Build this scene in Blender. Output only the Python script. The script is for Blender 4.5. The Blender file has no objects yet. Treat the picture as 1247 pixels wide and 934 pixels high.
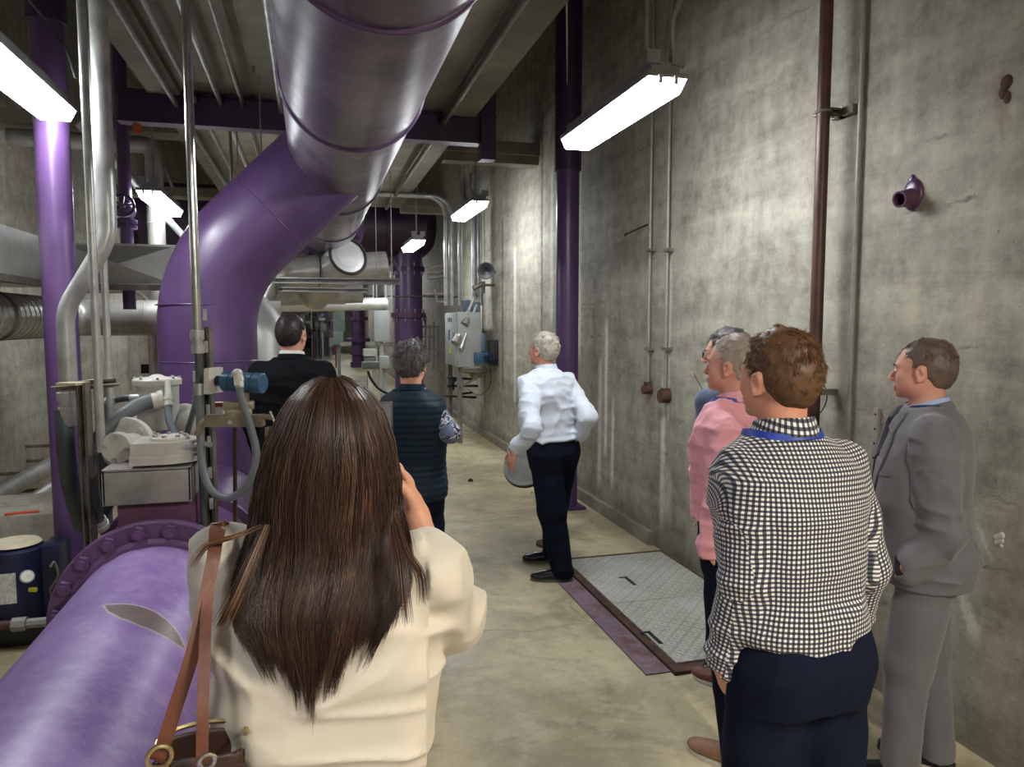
import bpy, math, random
import numpy as np
from mathutils import Vector, Matrix
random.seed(7)
C = bpy.context.scene.collection
PI = math.pi
R = math.radians

# ------------------------------------------------------------------ camera geometry (1247 x 934)
FPX, EYE, CX, CY = 900.0, 1.78, 623.5, 467.0
PITCH = math.atan(74/FPX)
YAW = math.atan(245.5*math.cos(PITCH)/FPX)
FW = Vector((math.sin(YAW)*math.cos(PITCH), math.cos(YAW)*math.cos(PITCH), -math.sin(PITCH)))
RT = Vector((math.cos(YAW), -math.sin(YAW), 0))
UP = Vector((math.sin(YAW)*math.sin(PITCH), math.cos(YAW)*math.sin(PITCH), math.cos(PITCH)))
def ray(x, y): return FW + RT*((x-CX)/FPX) - UP*((y-CY)/FPX)
def at(x, y, d): return Vector((0, 0, EYE)) + ray(x, y)*d
def onx(x, y, X): r = ray(x, y); return Vector((0, 0, EYE)) + r*(X/r.x)
def ony(x, y, Y): r = ray(x, y); return Vector((0, 0, EYE)) + r*(Y/r.y)
def onz(x, y, Z=0): r = ray(x, y); return Vector((0, 0, EYE)) + r*((Z-EYE)/r.z)

# ------------------------------------------------------------------ materials
def lin(c):
    return tuple((v/255/12.92 if v <= 10 else ((v/255+.055)/1.055)**2.4) for v in c) + (1,)
class NT:
    def __init__(s, name):
        s.m = bpy.data.materials.new(name); s.m.use_nodes = True
        s.t = s.m.node_tree; s.b = s.t.nodes['Principled BSDF']
        s.tc = s.n('ShaderNodeTexCoord')
    def n(s, t, **k):
        n = s.t.nodes.new(t)
        for a, v in k.items(): setattr(n, a, v)
        return n
    def l(s, a, b): s.t.links.new(a, b)
    def mapped(s, scale=(1, 1, 1), src='Object', loc=(0, 0, 0), rot=(0, 0, 0)):
        mp = s.n('ShaderNodeMapping'); mp.inputs['Scale'].default_value = scale
        mp.inputs['Location'].default_value = loc; mp.inputs['Rotation'].default_value = rot
        s.l(s.tc.outputs[src], mp.inputs[0]); return mp.outputs[0]
    def noise(s, scale, detail=6, rough=.6, vec=None, dist=0):
        n = s.n('ShaderNodeTexNoise'); n.inputs['Scale'].default_value = scale
        n.inputs['Detail'].default_value = detail; n.inputs['Roughness'].default_value = rough
        n.inputs['Distortion'].default_value = dist
        s.l(vec if vec else s.tc.outputs['Object'], n.inputs['Vector']); return n.outputs['Fac']
    def ramp(s, fac, stops):
        n = s.n('ShaderNodeValToRGB'); e = n.color_ramp.elements
        while len(e) < len(stops): e.new(.5)
        for k, (p, c) in zip(e, stops):
            k.position = p; k.color = c if len(c) == 4 else lin(c)
        s.l(fac, n.inputs[0]); return n.outputs[0]
    def fr(s, fac, a, b, lo=0, hi=1):
        n = s.n('ShaderNodeMapRange'); n.inputs[1].default_value = a; n.inputs[2].default_value = b
        n.inputs[3].default_value = lo; n.inputs[4].default_value = hi
        s.l(fac, n.inputs[0]); return n.outputs[0]
    def mix(s, fac, a, b, mode='MIX'):
        n = s.n('ShaderNodeMix', data_type='RGBA', blend_type=mode)
        for i, v in ((0, fac), (6, a), (7, b)):
            if isinstance(v, (int, float)): n.inputs[i].default_value = v
            elif isinstance(v, tuple): n.inputs[i].default_value = v if len(v) == 4 else lin(v)
            else: s.l(v, n.inputs[i])
        return n.outputs[2]
    def math(s, op, a, b=0.0, c=None):
        n = s.n('ShaderNodeMath', operation=op)
        for i, v in ((0, a), (1, b), (2, c)):
            if v is None: continue
            if isinstance(v, (int, float)): n.inputs[i].default_value = v
            else: s.l(v, n.inputs[i])
        return n.outputs[0]
    def bump(s, h, strength=.3, dist=.01):
        n = s.n('ShaderNodeBump'); n.inputs['Strength'].default_value = strength
        n.inputs['Distance'].default_value = dist; s.l(h, n.inputs['Height'])
        s.l(n.outputs[0], s.b.inputs['Normal'])
    def set(s, **k):
        for a, v in k.items():
            i = s.b.inputs[a.replace('_', ' ')]
            if isinstance(v, (int, float)): i.default_value = v
            elif isinstance(v, tuple): i.default_value = v if len(v) == 4 else lin(v)
            else: s.l(v, i)
        return s.m
def simple(name, c, rough=.5, metal=0., var=.12, scale=6, bump=.0, bs=60, spec=.5, c2=None, **k):
    t = NT(name); n = t.noise(scale)
    d = tuple(int(v*(1-var)) for v in c) if c2 is None else c2
    col = t.ramp(n, [(.35, d), (.65, c)])
    if bump: t.bump(t.noise(bs, 3), bump, .004)
    return t.set(Base_Color=col, Roughness=rough, Metallic=metal, Specular_IOR_Level=spec, **k)
def glow(name, c, s):
    t = NT(name); t.set(Base_Color=(250, 252, 255), Emission_Color=c, Emission_Strength=s); return t.m
def purple(name, c=(100, 68, 125), dust=.0, rough=.32, dustc=(176, 158, 190), brushed=False, rusty=0.):
    t = NT(name)
    n = t.noise(3.0, 8, .65)
    col = t.mix(t.fr(n, .35, .7), tuple(int(v*.8) for v in c), c)
    if dust:
        d1 = t.noise(2.2, 10, .75); d2 = t.noise(38, 4, .7)
        f = t.math('MULTIPLY', t.fr(d1, .3, .75), t.fr(d2, .2, .75))
        nz = t.n('ShaderNodeSeparateXYZ'); g = t.n('ShaderNodeNewGeometry'); t.l(g.outputs['Normal'], nz.inputs[0])
        f = t.math('MULTIPLY', f, t.fr(nz.outputs[2], -.2, .9))
        col = t.mix(t.math('MULTIPLY', f, dust), col, dustc)
    if rusty:
        col = t.mix(t.math('MULTIPLY', t.fr(t.noise(5, 8, .7), .5, .62), rusty), col, (96, 58, 44))
    r = t.fr(t.noise(9, 6, .7), .2, .8, rough-.07, rough+.12)
    if brushed:
        bn = t.noise(1, 5, .7, t.mapped((3, 90, 3)))
        t.bump(bn, .25, .002)
        col = t.mix(t.fr(t.noise(1.2, 5, .6, t.mapped((1.5, 1, 1.5))), .42, .62), col, (134, 126, 140))
    else: t.bump(t.noise(45, 3), .08, .003)
    return t.set(Base_Color=col, Roughness=r, Specular_IOR_Level=.55)
M = {}
M['purple'] = purple('purple_paint', (98, 70, 118))
M['purple_deep'] = purple('deep_purple_paint', (84, 52, 98), rusty=.12)
M['purple_rust'] = purple('rusted_purple_paint', (92, 54, 92), rusty=.7, rough=.5)
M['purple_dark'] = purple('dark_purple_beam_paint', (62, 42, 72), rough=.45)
M['purple_main'] = purple('scuffed_purple_pipe_paint', (98, 84, 108), brushed=True, rough=.34)
M['purple_dusty'] = purple('dusty_purple_flange_paint', (104, 70, 118), dust=.45, rough=.4, rusty=.1)
M['steel'] = simple('galvanised_steel', (188, 190, 188), .36, .45, .18, 9)
M['steel_dull'] = simple('dull_grey_steel', (158, 156, 150), .5, .35, .2, 5)
M['chrome'] = simple('bright_steel', (205, 205, 200), .2, .95, .15, 14)
M['strut'] = simple('zinc_strut', (138, 132, 120), .5, .55, .25, 8)
M['alu'] = simple('aluminium_jacket', (178, 175, 168), .34, .5, .25, 3, .15, 14)
M['duct'] = simple('duct_wrap', (212, 212, 208), .38, .35, .12, 3, .3, 30)
M['white_paint'] = simple('grey_white_enamel', (196, 194, 186), .36, .0, .1, 7, .05)
M['lid_paint'] = simple('off_white_lid_enamel', (208, 206, 196), .4, .0, .12, 7)
M['flex'] = simple('grey_flexible_sheath', (104, 110, 112), .5, .0, .12, 6)
M['flex_d'] = simple('dark_grey_flexible_sheath', (66, 72, 76), .5, .0, .15, 6)
M['black'] = simple('black_plastic', (24, 24, 26), .45, .0, .2, 6)
M['blue_tx'] = simple('blue_enamel', (54, 92, 124), .35, .0, .12, 8)
M['blue_dark'] = simple('navy_enamel', (18, 28, 62), .4, .0, .3, 8)
M['brown_pipe'] = simple('brown_painted_pipe', (88, 58, 50), .42, .2, .3, 4)
M['brass'] = simple('aged_brass', (156, 146, 122), .42, .5, .25, 9)
M['yellow'] = simple('yellow_plastic', (214, 202, 60), .45)
M['orange'] = simple('orange_tag', (206, 92, 52), .6)
M['red'] = simple('red_paint', (140, 40, 36), .5)
M['paper'] = simple('paper_label', (206, 208, 200), .7, .0, .2, 60)
M['greenbox'] = simple('grey_green_enamel', (112, 126, 118), .45)
M['cab'] = simple('grey_cabinet_enamel', (164, 168, 164), .42, .15, .12, 3)
M['ply'] = simple('pale_plywood', (202, 190, 160), .6, .0, .2, 6)
M['rust'] = simple('rusty_iron', (92, 62, 48), .8, .1, .4, 12, .4, 40)
M['rubber'] = simple('dark_rubber', (40, 40, 38), .7)
M['glasspane'] = simple('gauge_face', (232, 232, 226), .2)
M['blue_grey'] = simple('blue_grey_enamel', (88, 104, 120), .4)
M['fixture'] = simple('fixture_housing_grey', (142, 142, 142), .5, .1, .15)
M['lamp'] = glow('lit_diffuser', (.93, .97, 1, 1), 17.0)
M['lamp_warm_assumed'] = glow('lit_assumed_warm_diffuser', (1, .92, .79, 1), 56.0)  # warmer, stronger glow for the assumed light behind the camera
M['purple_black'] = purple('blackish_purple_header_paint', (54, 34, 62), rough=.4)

def concrete_wall(name, marks=True):
    t = NT(name)
    ax = t.mapped((1, .35, 3.2), rot=(R(2), 0, 0)); fine = t.mapped((1, 1, 1))
    n1 = t.noise(1.1, 9, .66, ax, .4); n2 = t.noise(7, 8, .7, fine); n3 = t.noise(3.2, 8, .7, t.mapped((1, 2.2, .35)))
    col = t.ramp(n1, [(.32, (84, 81, 73)), (.44, (120, 116, 105)), (.53, (152, 148, 134)), (.66, (188, 183, 168))])
    col = t.mix(.55, col, t.ramp(n2, [(.34, (98, 93, 82)), (.60, (178, 174, 160))]))
    col = t.mix(.3, col, t.ramp(n3, [(.3, (98, 93, 80)), (.65, (170, 165, 150))]))
    cs = t.n('ShaderNodeSeparateXYZ'); t.l(t.tc.outputs['Object'], cs.inputs[0]); Yc, Zc = cs.outputs[1], cs.outputs[2]
    # board marks: thin horizontal dark lines, each with a wobble
    wob = t.math('MULTIPLY', t.math('SUBTRACT', t.noise(1.1, 6, .7), .5), .34)
    zz = t.math('ADD', Zc, wob)
    fr = t.math('ABSOLUTE', t.math('SUBTRACT', t.math('FRACT', t.math('MULTIPLY', zz, 3.3)), .5))
    line = t.math('MULTIPLY', t.fr(fr, 0, .05, 1, 0), t.math('MULTIPLY', t.fr(n2, .45, .62), t.fr(t.noise(1.7, 3), .5, .62)))
    col = t.mix(t.math('MULTIPLY', line, .75), col, (74, 70, 60))
    pits = t.noise(60, 2, .5)
    col = t.mix(t.math('MULTIPLY', t.fr(pits, .70, .76), .6), col, (64, 60, 54))
    spl = t.noise(22, 6, .75)
    col = t.mix(t.math('MULTIPLY', t.fr(spl, .6, .72), .25), col, (190, 186, 174))
    wz = t.noise(9, 5, .7, t.mapped((1, 1, 1)))
    def streak(y, z0, z1, w, c, k=.9, wig=.05, lean=0.):
        nonlocal col
        yy = t.math('ADD', t.math('SUBTRACT', Yc, y), t.math('MULTIPLY', t.math('SUBTRACT', wz, .5), wig))
        if lean: yy = t.math('ADD', yy, t.math('MULTIPLY', t.math('SUBTRACT', Zc, z0), lean))
        a = t.fr(t.math('ABSOLUTE', yy), w*.3, w, 1, 0)
        b = t.fr(Zc, z0, z0+.15, 0, 1); c2 = t.fr(Zc, z1-.12, z1, 1, 0)
        f = t.math('MULTIPLY', t.math('MULTIPLY', a, b), t.math('MULTIPLY', c2, t.fr(spl, .3, .55, .25, 1)))
        col = t.mix(t.math('MULTIPLY', f, k), col, c)
    if marks:
        XR = 2.62
        def sp(px, y0, y1, wpx, c, k=.9, wig=.05, lean=0):
            a = onx(px, y0, XR); b = onx(px, y1, XR); w = abs(onx(px+wpx, y1, XR).y - onx(px, y1, XR).y)
            streak((a.y+b.y)/2, min(a.z, b.z), max(a.z, b.z), w, c, k, wig, lean)
        W = (214, 212, 204)
        sp(807, 455, 650, 4, W); sp(815, 300, 520, 2.5, W, .8); sp(812, 560, 640, 8, W, .55, .2)
        sp(738, 385, 560, 2.5, W, .85); sp(730, 430, 600, 3, W, .7); sp(746, 480, 600, 2.5, W, .7)
        sp(706, 150, 440, 3, W, .9); sp(672, 200, 400, 2.5, W, .5); sp(627, 300, 500, 2.0, W, .8); sp(612, 260, 480, 1.4, (60, 56, 50), .8)
        sp(590, 240, 500, 1.3, (60, 56, 50), .8); sp(660, 130, 420, 1.6, (54, 50, 46), .8)
        sp(1112, 300, 420, 12, (186, 178, 152), .5, .06); sp(1195, 660, 800, 11, W, .6, .16, -.35); sp(1212, 640, 690, 5, (226, 224, 220), .95, .06, -.6)
        sp(1222, 95, 150, 12, (88, 64, 50), .9, .12); sp(1220, 130, 178, 3, (120, 88, 56), .9, .02); sp(1230, 128, 160, 2, (120, 88, 56), .8, .02)
        sp(755, 385, 440, 12, (84, 80, 72), .5, .1)
        sp(1111, 255, 280, 5, (120, 84, 150), .95, .03)
    # darker brown towards the floor
    col = t.mix(t.fr(Zc, .0, .28, .45, 0), col, (92, 84, 68))
    h = t.math('ADD', t.math('MULTIPLY', n1, .6), t.math('SUBTRACT', t.math('MULTIPLY', n2, .35), t.math('MULTIPLY', line, .25)))
    t.bump(h, .55, .03)
    return t.set(Base_Color=col, Roughness=.72, Specular_IOR_Level=.35)
def concrete_floor():
    t = NT('worn_concrete_floor')
    n1 = t.noise(.9, 10, .68, None, .6); n2 = t.noise(5, 10, .75); n3 = t.noise(.35, 6, .6)
    col = t.ramp(n1, [(.3, (118, 106, 78)), (.45, (158, 146, 112)), (.55, (186, 173, 136)), (.68, (212, 201, 166))])
    col = t.mix(.45, col, t.ramp(n2, [(.3, (114, 104, 80)), (.66, (204, 192, 158))]))
    col = t.mix(t.fr(n3, .45, .7, 0, .35), col, (150, 148, 136))
    vor = t.n('ShaderNodeTexVoronoi', feature='DISTANCE_TO_EDGE'); vor.inputs['Scale'].default_value = .42
    nv = t.n('ShaderNodeTexNoise'); nv.inputs['Scale'].default_value = 2.5; t.l(t.tc.outputs['Object'], nv.inputs[0])
    mv = t.n('ShaderNodeVectorMath', operation='ADD'); t.l(t.tc.outputs['Object'], mv.inputs[0])
    sc = t.n('ShaderNodeVectorMath', operation='SCALE'); sc.inputs[3].default_value = .35; t.l(nv.outputs['Color'], sc.inputs[0]); t.l(sc.outputs[0], mv.inputs[1]); t.l(mv.outputs[0], vor.inputs[0])
    col = t.mix(t.fr(vor.outputs[0], 0, .004, .4, 0), col, (74, 66, 52))
    sp = t.noise(11, 5, .7)
    n4 = t.noise(1.9, 9, .72, None, 1.2)
    col = t.mix(t.fr(n4, .50, .66, 0, .55), col, (112, 100, 76))
    col = t.mix(t.fr(t.noise(3.1, 7, .7, t.mapped((1, 1, 1), loc=(7, 3, 0))), .56, .68, 0, .5), col, (204, 196, 170))
    col = t.mix(t.fr(sp, .67, .74, 0, .5), col, (70, 60, 46))
    t.bump(n2, .2, .01)
    return t.set(Base_Color=col, Roughness=t.fr(n1, .3, .7, .35, .6), Specular_IOR_Level=.45)
M['wall'] = concrete_wall('board_marked_concrete')
M['wall2'] = concrete_wall('plain_concrete', False)
M['floor'] = concrete_floor()
def slabmat():
    t = NT('ceiling_concrete'); n = t.noise(1.6, 9, .7); n2 = t.noise(9, 5, .6)
    c = t.ramp(n, [(.3, (98, 92, 80)), (.7, (138, 132, 116))]); c = t.mix(t.fr(n2, .68, .76, 0, .7), c, (50, 46, 40))
    t.bump(n, .3, .02); return t.set(Base_Color=c, Roughness=.8)
M['slab'] = slabmat()

# ------------------------------------------------------------------ mesh building
class MB:
    def __init__(s): s.v = []; s.f = []; s.sharp = 35
    def add(s, vs, fs):
        k = len(s.v); s.v += [tuple(v) for v in vs]; s.f += [tuple(i+k for i in f) for f in fs]; return s
    def box(s, a, b, rz=0, bev=0):
        a = Vector(a); b = Vector(b); c = (a+b)/2; h = (b-a)/2
        h = Vector((abs(h.x), abs(h.y), abs(h.z)))
        m = Matrix.Rotation(rz, 3, 'Z') if not isinstance(rz, Matrix) else rz
        if bev <= 0:
            vs = [c + m@Vector((x*h.x, y*h.y, z*h.z)) for x in (-1, 1) for y in (-1, 1) for z in (-1, 1)]
            return s.add(vs, [(0, 1, 3, 2), (4, 6, 7, 5), (0, 4, 5, 1), (2, 3, 7, 6), (0, 2, 6, 4), (1, 5, 7, 3)])
        import bmesh
        bm = bmesh.new(); bmesh.ops.create_cube(bm, size=2)
        for v in bm.verts: v.co = Vector((v.co.x*h.x, v.co.y*h.y, v.co.z*h.z))
        bmesh.ops.bevel(bm, geom=bm.edges[:], offset=min(bev, min(h)*.9), segments=2, affect='EDGES', profile=.6)
        bm.verts.index_update()
        s.add([c+m@v.co for v in bm.verts], [[v.index for v in f.verts] for f in bm.faces]); bm.free(); return s
    def bar(s, p, q, w, h, up=(0, 0, 1)):
        p = Vector(p); q = Vector(q); d = (q-p).normalized(); u = Vector(up)
        x = d.cross(u)
        if x.length < 1e-4: x = d.cross(Vector((0, 1, 0)))
        x.normalize(); u = x.cross(d)
        vs = [e + x*(sx*w/2) + u*(sy*h/2) for e in (p, q) for sx in (-1, 1) for sy in (-1, 1)]
        return s.add(vs, [(0, 1, 3, 2), (4, 6, 7, 5), (0, 4, 5, 1), (2, 3, 7, 6), (0, 2, 6, 4), (1, 5, 7, 3)])
    def ubar(s, p, q, w, h, t=.003, up=(0, 0, 1)):        # open channel (strut); mouth faces +up
        p = Vector(p); q = Vector(q); d = (q-p).normalized(); u = Vector(up); x = d.cross(u).normalized(); u = x.cross(d)
        for o, ww, hh in ((u*(-h/2+t/2), w, t), (x*(w/2-t/2), t, h), (x*(-w/2+t/2), t, h), (x*(w/2-w*.12)+u*(h/2-t/2), w*.24, t), (x*(-w/2+w*.12)+u*(h/2-t/2), w*.24, t)):
            s.bar(p+o, q+o, ww, hh, up)
        return s
    def cyl(s, p, q, r, r2=None, n=24, caps=True):
        p = Vector(p); q = Vector(q); r2 = r if r2 is None else r2
        d = (q-p).normalized(); x = d.orthogonal().normalized(); y = d.cross(x)
        k = len(s.v)
        for e, rr in ((p, r), (q, r2)):
            for i in range(n):
                a = 2*PI*i/n; s.v.append(tuple(e + x*(rr*math.cos(a)) + y*(rr*math.sin(a))))
        for i in range(n): s.f.append((k+i, k+(i+1) % n, k+n+(i+1) % n, k+n+i))
        if caps: s.f.append(tuple(k+i for i in reversed(range(n)))); s.f.append(tuple(k+n+i for i in range(n)))
        return s
    def lathe(s, o, axis, prof, n=32, x0=None):            # prof: (distance along axis, radius)
        o = Vector(o); d = Vector(axis).normalized(); x = Vector(x0).normalized() if x0 else d.orthogonal().normalized(); y = d.cross(x)
        k = len(s.v)
        for h, r in prof:
            for i in range(n):
                a = 2*PI*i/n; s.v.append(tuple(o + d*h + x*(r*math.cos(a)) + y*(r*math.sin(a))))
        for j in range(len(prof)-1):
            for i in range(n): s.f.append((k+j*n+i, k+j*n+(i+1) % n, k+(j+1)*n+(i+1) % n, k+(j+1)*n+i))
        s.f.append(tuple(k+i for i in reversed(range(n)))); m = k+(len(prof)-1)*n; s.f.append(tuple(m+i for i in range(n)))
        return s
    def sweep(s, pts, r, n=16, caps=True, flat=None, ref=None):
        pts = [Vector(p) for p in pts]; rs = r if isinstance(r, (list, tuple)) else [r]*len(pts)
        k = len(s.v); x = None
        for i, p in enumerate(pts):
            d = (pts[min(i+1, len(pts)-1)] - pts[max(i-1, 0)]).normalized()
            if ref is not None:
                x = d.cross(Vector(ref)).normalized()
            elif x is None: x = d.orthogonal().normalized()
            else: x = (x - d*x.dot(d)).normalized()
            y = d.cross(x); fx, fy = flat if flat else (1, 1)
            for j in range(n):
                a = 2*PI*j/n; s.v.append(tuple(p + x*(rs[i]*fx*math.cos(a)) + y*(rs[i]*fy*math.sin(a))))
        for i in range(len(pts)-1):
            for j in range(n): s.f.append((k+i*n+j, k+i*n+(j+1) % n, k+(i+1)*n+(j+1) % n, k+(i+1)*n+j))
        if caps: s.f.append(tuple(k+j for j in reversed(range(n)))); m = k+(len(pts)-1)*n; s.f.append(tuple(m+j for j in range(n)))
        return s
    def torus(s, c, axis, Rr, r, n=40, m=10, a0=0, a1=2*PI, x0=None):
        c = Vector(c); d = Vector(axis).normalized(); x = Vector(x0).normalized() if x0 else d.orthogonal().normalized(); y = d.cross(x)
        full = abs(a1-a0-2*PI) < 1e-4
        if full:
            k = len(s.v)
            for i in range(n):
                a = 2*PI*i/n; e = x*math.cos(a)+y*math.sin(a)
                for j in range(m):
                    b = 2*PI*j/m; s.v.append(tuple(c + e*(Rr+r*math.cos(b)) + d*(r*math.sin(b))))
            for i in range(n):
                for j in range(m): s.f.append((k+i*m+j, k+((i+1) % n)*m+j, k+((i+1) % n)*m+(j+1) % m, k+i*m+(j+1) % m))
            return s
        return s.sweep([c+(x*math.cos(a)+y*math.sin(a))*Rr for a in np.linspace(a0, a1, n)], r, m)
    def ball(s, c, r, n=16, m=10, sc=(1, 1, 1), rot=None):
        c = Vector(c); k = len(s.v); rot = rot or Matrix.Identity(3)
        for i in range(1, m):
            t = PI*i/m
            for j in range(n):
                a = 2*PI*j/n; s.v.append(tuple(c + rot@Vector((r*sc[0]*math.sin(t)*math.cos(a), r*sc[1]*math.sin(t)*math.sin(a), r*sc[2]*math.cos(t)))))
        s.v.append(tuple(c+rot@Vector((0, 0, r*sc[2])))); s.v.append(tuple(c-rot@Vector((0, 0, r*sc[2])))); T = len(s.v)-2
        for i in range(m-2):
            for j in range(n): s.f.append((k+i*n+j, k+(i+1)*n+j, k+(i+1)*n+(j+1) % n, k+i*n+(j+1) % n))
        for j in range(n):
            s.f.append((T, k+j, k+(j+1) % n)); s.f.append((T+1, k+(m-2)*n+(j+1) % n, k+(m-2)*n+j))
        return s
    def hexa(s, c, axis, r, h): return s.cyl(Vector(c), Vector(c)+Vector(axis).normalized()*h, r, n=6)
    def prism(s, pts, depth):                              # closed outline (3-D points) pushed along a vector
        n = len(pts); d = Vector(depth); k = len(s.v)
        s.v += [tuple(Vector(p)) for p in pts] + [tuple(Vector(p)+d) for p in pts]
        s.f.append(tuple(k+i for i in range(n))); s.f.append(tuple(k+n+i for i in reversed(range(n))))
        for i in range(n): s.f.append((k+i, k+n+i, k+n+(i+1) % n, k+(i+1) % n))
        return s
WO = {}                                                    # world origin of each built object
def raw_mesh(name, v, f, mat, sharp=35, flip=True):
    me = bpy.data.meshes.new(name); me.from_pydata(v, [], f); me.update()
    if flip:
        import bmesh
        bm = bmesh.new(); bm.from_mesh(me); bmesh.ops.recalc_face_normals(bm, faces=bm.faces); bm.to_mesh(me); bm.free()
    me.shade_smooth()
    if sharp < 179: me.set_sharp_from_angle(angle=R(sharp))
    me.materials.append(mat); return me
def part(name, mb, mat, parent, label=None, kind=None):
    po = WO[parent.name]
    me = raw_mesh(name, [tuple(Vector(v)-po) for v in mb.v], mb.f, M[mat] if isinstance(mat, str) else mat, mb.sharp)
    o = bpy.data.objects.new(name, me); C.objects.link(o); o.parent = parent; WO[o.name] = po.copy()
    if label: o['label'] = label
    if kind: o['kind'] = kind
    return o
def thing(name, label, cat, loc, group=None, kind=None):
    o = bpy.data.objects.new(name, None); o.empty_display_size = .1; C.objects.link(o); o.location = Vector(loc); WO[o.name] = Vector(loc)
    o['label'] = label; o['category'] = cat
    if group: o['group'] = group
    if kind: o['kind'] = kind
    return o
def solo(name, mb, mat, label, cat, group=None, kind=None):
    vs = np.array(mb.v); base = Vector(((vs[:, 0].min()+vs[:, 0].max())/2, (vs[:, 1].min()+vs[:, 1].max())/2, vs[:, 2].min()))
    me = raw_mesh(name, [tuple(Vector(v)-base) for v in mb.v], mb.f, M[mat] if isinstance(mat, str) else mat, mb.sharp)
    o = bpy.data.objects.new(name, me); C.objects.link(o); o.location = base; WO[o.name] = base
    o['label'] = label; o['category'] = cat
    if group: o['group'] = group
    if kind: o['kind'] = kind
    return o
def struct(name, mb, mat):
    me = raw_mesh(name, mb.v, mb.f, M[mat] if isinstance(mat, str) else mat, mb.sharp)
    o = bpy.data.objects.new(name, me); C.objects.link(o); WO[o.name] = Vector((0, 0, 0)); o['kind'] = 'structure'; return o
def copy_thing(src, loc, label, rz=None):
    r = src.copy(); C.objects.link(r); r.location = Vector(loc); WO[r.name] = Vector(loc); r['label'] = label
    if rz is not None: r.rotation_euler.z = rz
    for ch in list(src.children):
        c = ch.copy(); C.objects.link(c); c.parent = r
        for g in list(ch.children):
            d = g.copy(); C.objects.link(d); d.parent = c
    return r
def bend(pts, rad, n=8):                                   # polyline with rounded corners
    pts = [Vector(p) for p in pts]; out = [pts[0]]
    for a, b, c in zip(pts, pts[1:], pts[2:]):
        u = (a-b); w = (c-b); lu, lw = u.length, w.length; u.normalize(); w.normalize()
        ang = u.angle(w); t = min(rad/math.tan(ang/2) if ang > 1e-3 else 0, lu*.49, lw*.49)
        p = b+u*t; q = b+w*t
        for i in range(n+1):
            s = i/n; out.append(p*(1-s)**2 + b*(2*s*(1-s)) + q*s*s)
    out.append(pts[-1]); return out
def spline(pts, n=10):                                     # Catmull-Rom through points
    P = [Vector(p) for p in pts]; P = [P[0]*2-P[1]] + P + [P[-1]*2-P[-2]]; out = []
    for i in range(1, len(P)-2):
        a, b, c, d = P[i-1:i+3]
        for k in range(n):
            t = k/n; out.append(.5*((2*b)+(c-a)*t+(2*a-5*b+4*c-d)*t*t+(3*b-a-3*c+d)*t*t*t))
    out.append(P[-2]); return out
# ================================================================== THE SETTING
XR, XL, YB, YE, ZT = 2.62, -3.0, -4.0, 46.0, 6.2
struct('floor', MB().box((XL-.2, YB-.2, -.25), (XR+.2, YE+.2, 0)), 'floor')
struct('wall_right', MB().box((XR, YB-.2, 0), (XR+.25, YE+.2, ZT)), 'wall')
struct('wall_left', MB().box((XL-.25, YB-.2, 0), (XL, YE+.2, ZT)), 'wall2')
struct('wall_far', MB().box((XL, YE, 0), (XR, YE+.2, ZT)), 'wall2')
struct('wall_back', MB().box((XL, YB-.2, 0), (XR, YB, ZT)), 'wall2')
struct('ceiling', MB().box((XL-.2, YB-.2, ZT), (XR+.2, YE+.2, ZT+.2)), 'slab')
# the precast slab over the aisle, laid in lengths with ribs and joints
sl = MB(); sl.box((-1.25, YB, 3.72), (1.5, 6.85, 3.98)); sl.box((-1.22, 6.95, 3.66), (1.46, 12.4, 3.98)); sl.box((-1.22, 17.5, 3.7), (1.46, 30, 3.98))
sl.box((1.2, YB, 3.66), (1.5, 6.8, 3.72)); sl.box((-1.25, YB, 3.66), (-1.0, 6.8, 3.72))
struct('trim_slab', sl, 'slab')
lt = MB()
for y in (8.4, 12.5, 17.6, 24.0): lt.box((1.5, y, 3.72), (XR, y+.35, 3.86)); lt.box((1.5, y+.05, 3.62), (XR, y+.25, 3.72)); lt.box((XL, y, 3.72), (-1.25, y+.35, 3.86))
struct('trim_lintel', lt, 'slab')
struct('trim_kerb', MB().box((XR-.05, 5.3, 0), (XR, YE, .11)), 'wall2')

# ------------------------------------------------------------------ floor plates beside the right wall
def platemat():
    t = NT('chequer_plate'); 
    def lug(ang, off):
        v = t.mapped((1, 1, 1), rot=(0, 0, ang), loc=(off, off*.7, 0)); s = t.n('ShaderNodeSeparateXYZ'); t.l(v, s.inputs[0])
        a = t.math('SUBTRACT', t.math('FRACT', t.math('MULTIPLY', s.outputs[0], 16)), .5); b = t.math('SUBTRACT', t.math('FRACT', t.math('MULTIPLY', s.outputs[1], 30)), .5)
        r = t.math('ADD', t.math('MULTIPLY', t.math('MULTIPLY', a, a), 5.0), t.math('MULTIPLY', t.math('MULTIPLY', b, b), 9.0))
        return t.fr(r, .3, .85, 1, 0)
    h = t.math('MAXIMUM', lug(R(45), 0), lug(R(-45), .021))
    n = t.noise(2.6, 8, .7)
    col = t.ramp(n, [(.35, (158, 156, 144)), (.65, (194, 193, 184))]); col = t.mix(t.math('MULTIPLY', h, .35), col, (222, 222, 214))
    t.bump(h, .7, .006)
    return t.set(Base_Color=col, Roughness=.42, Metallic=.35)
M['plate'] = platemat()
hatch = thing('floor_hatch', 'galvanised chequer plate hatch of two leaves set in the floor by the right wall', 'floor hatch', (2.2, 4.18, 0))
def leafplate(y0, y1, lab):
    p = part('cover_plate', MB().box((1.79, y0, .012), (XR-.06, y1, .028)), 'plate', hatch, lab)
    return p
leafplate(4.18, 5.06, 'far chequer plate leaf'); leafplate(3.34, 4.172, 'near chequer plate leaf')
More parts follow.
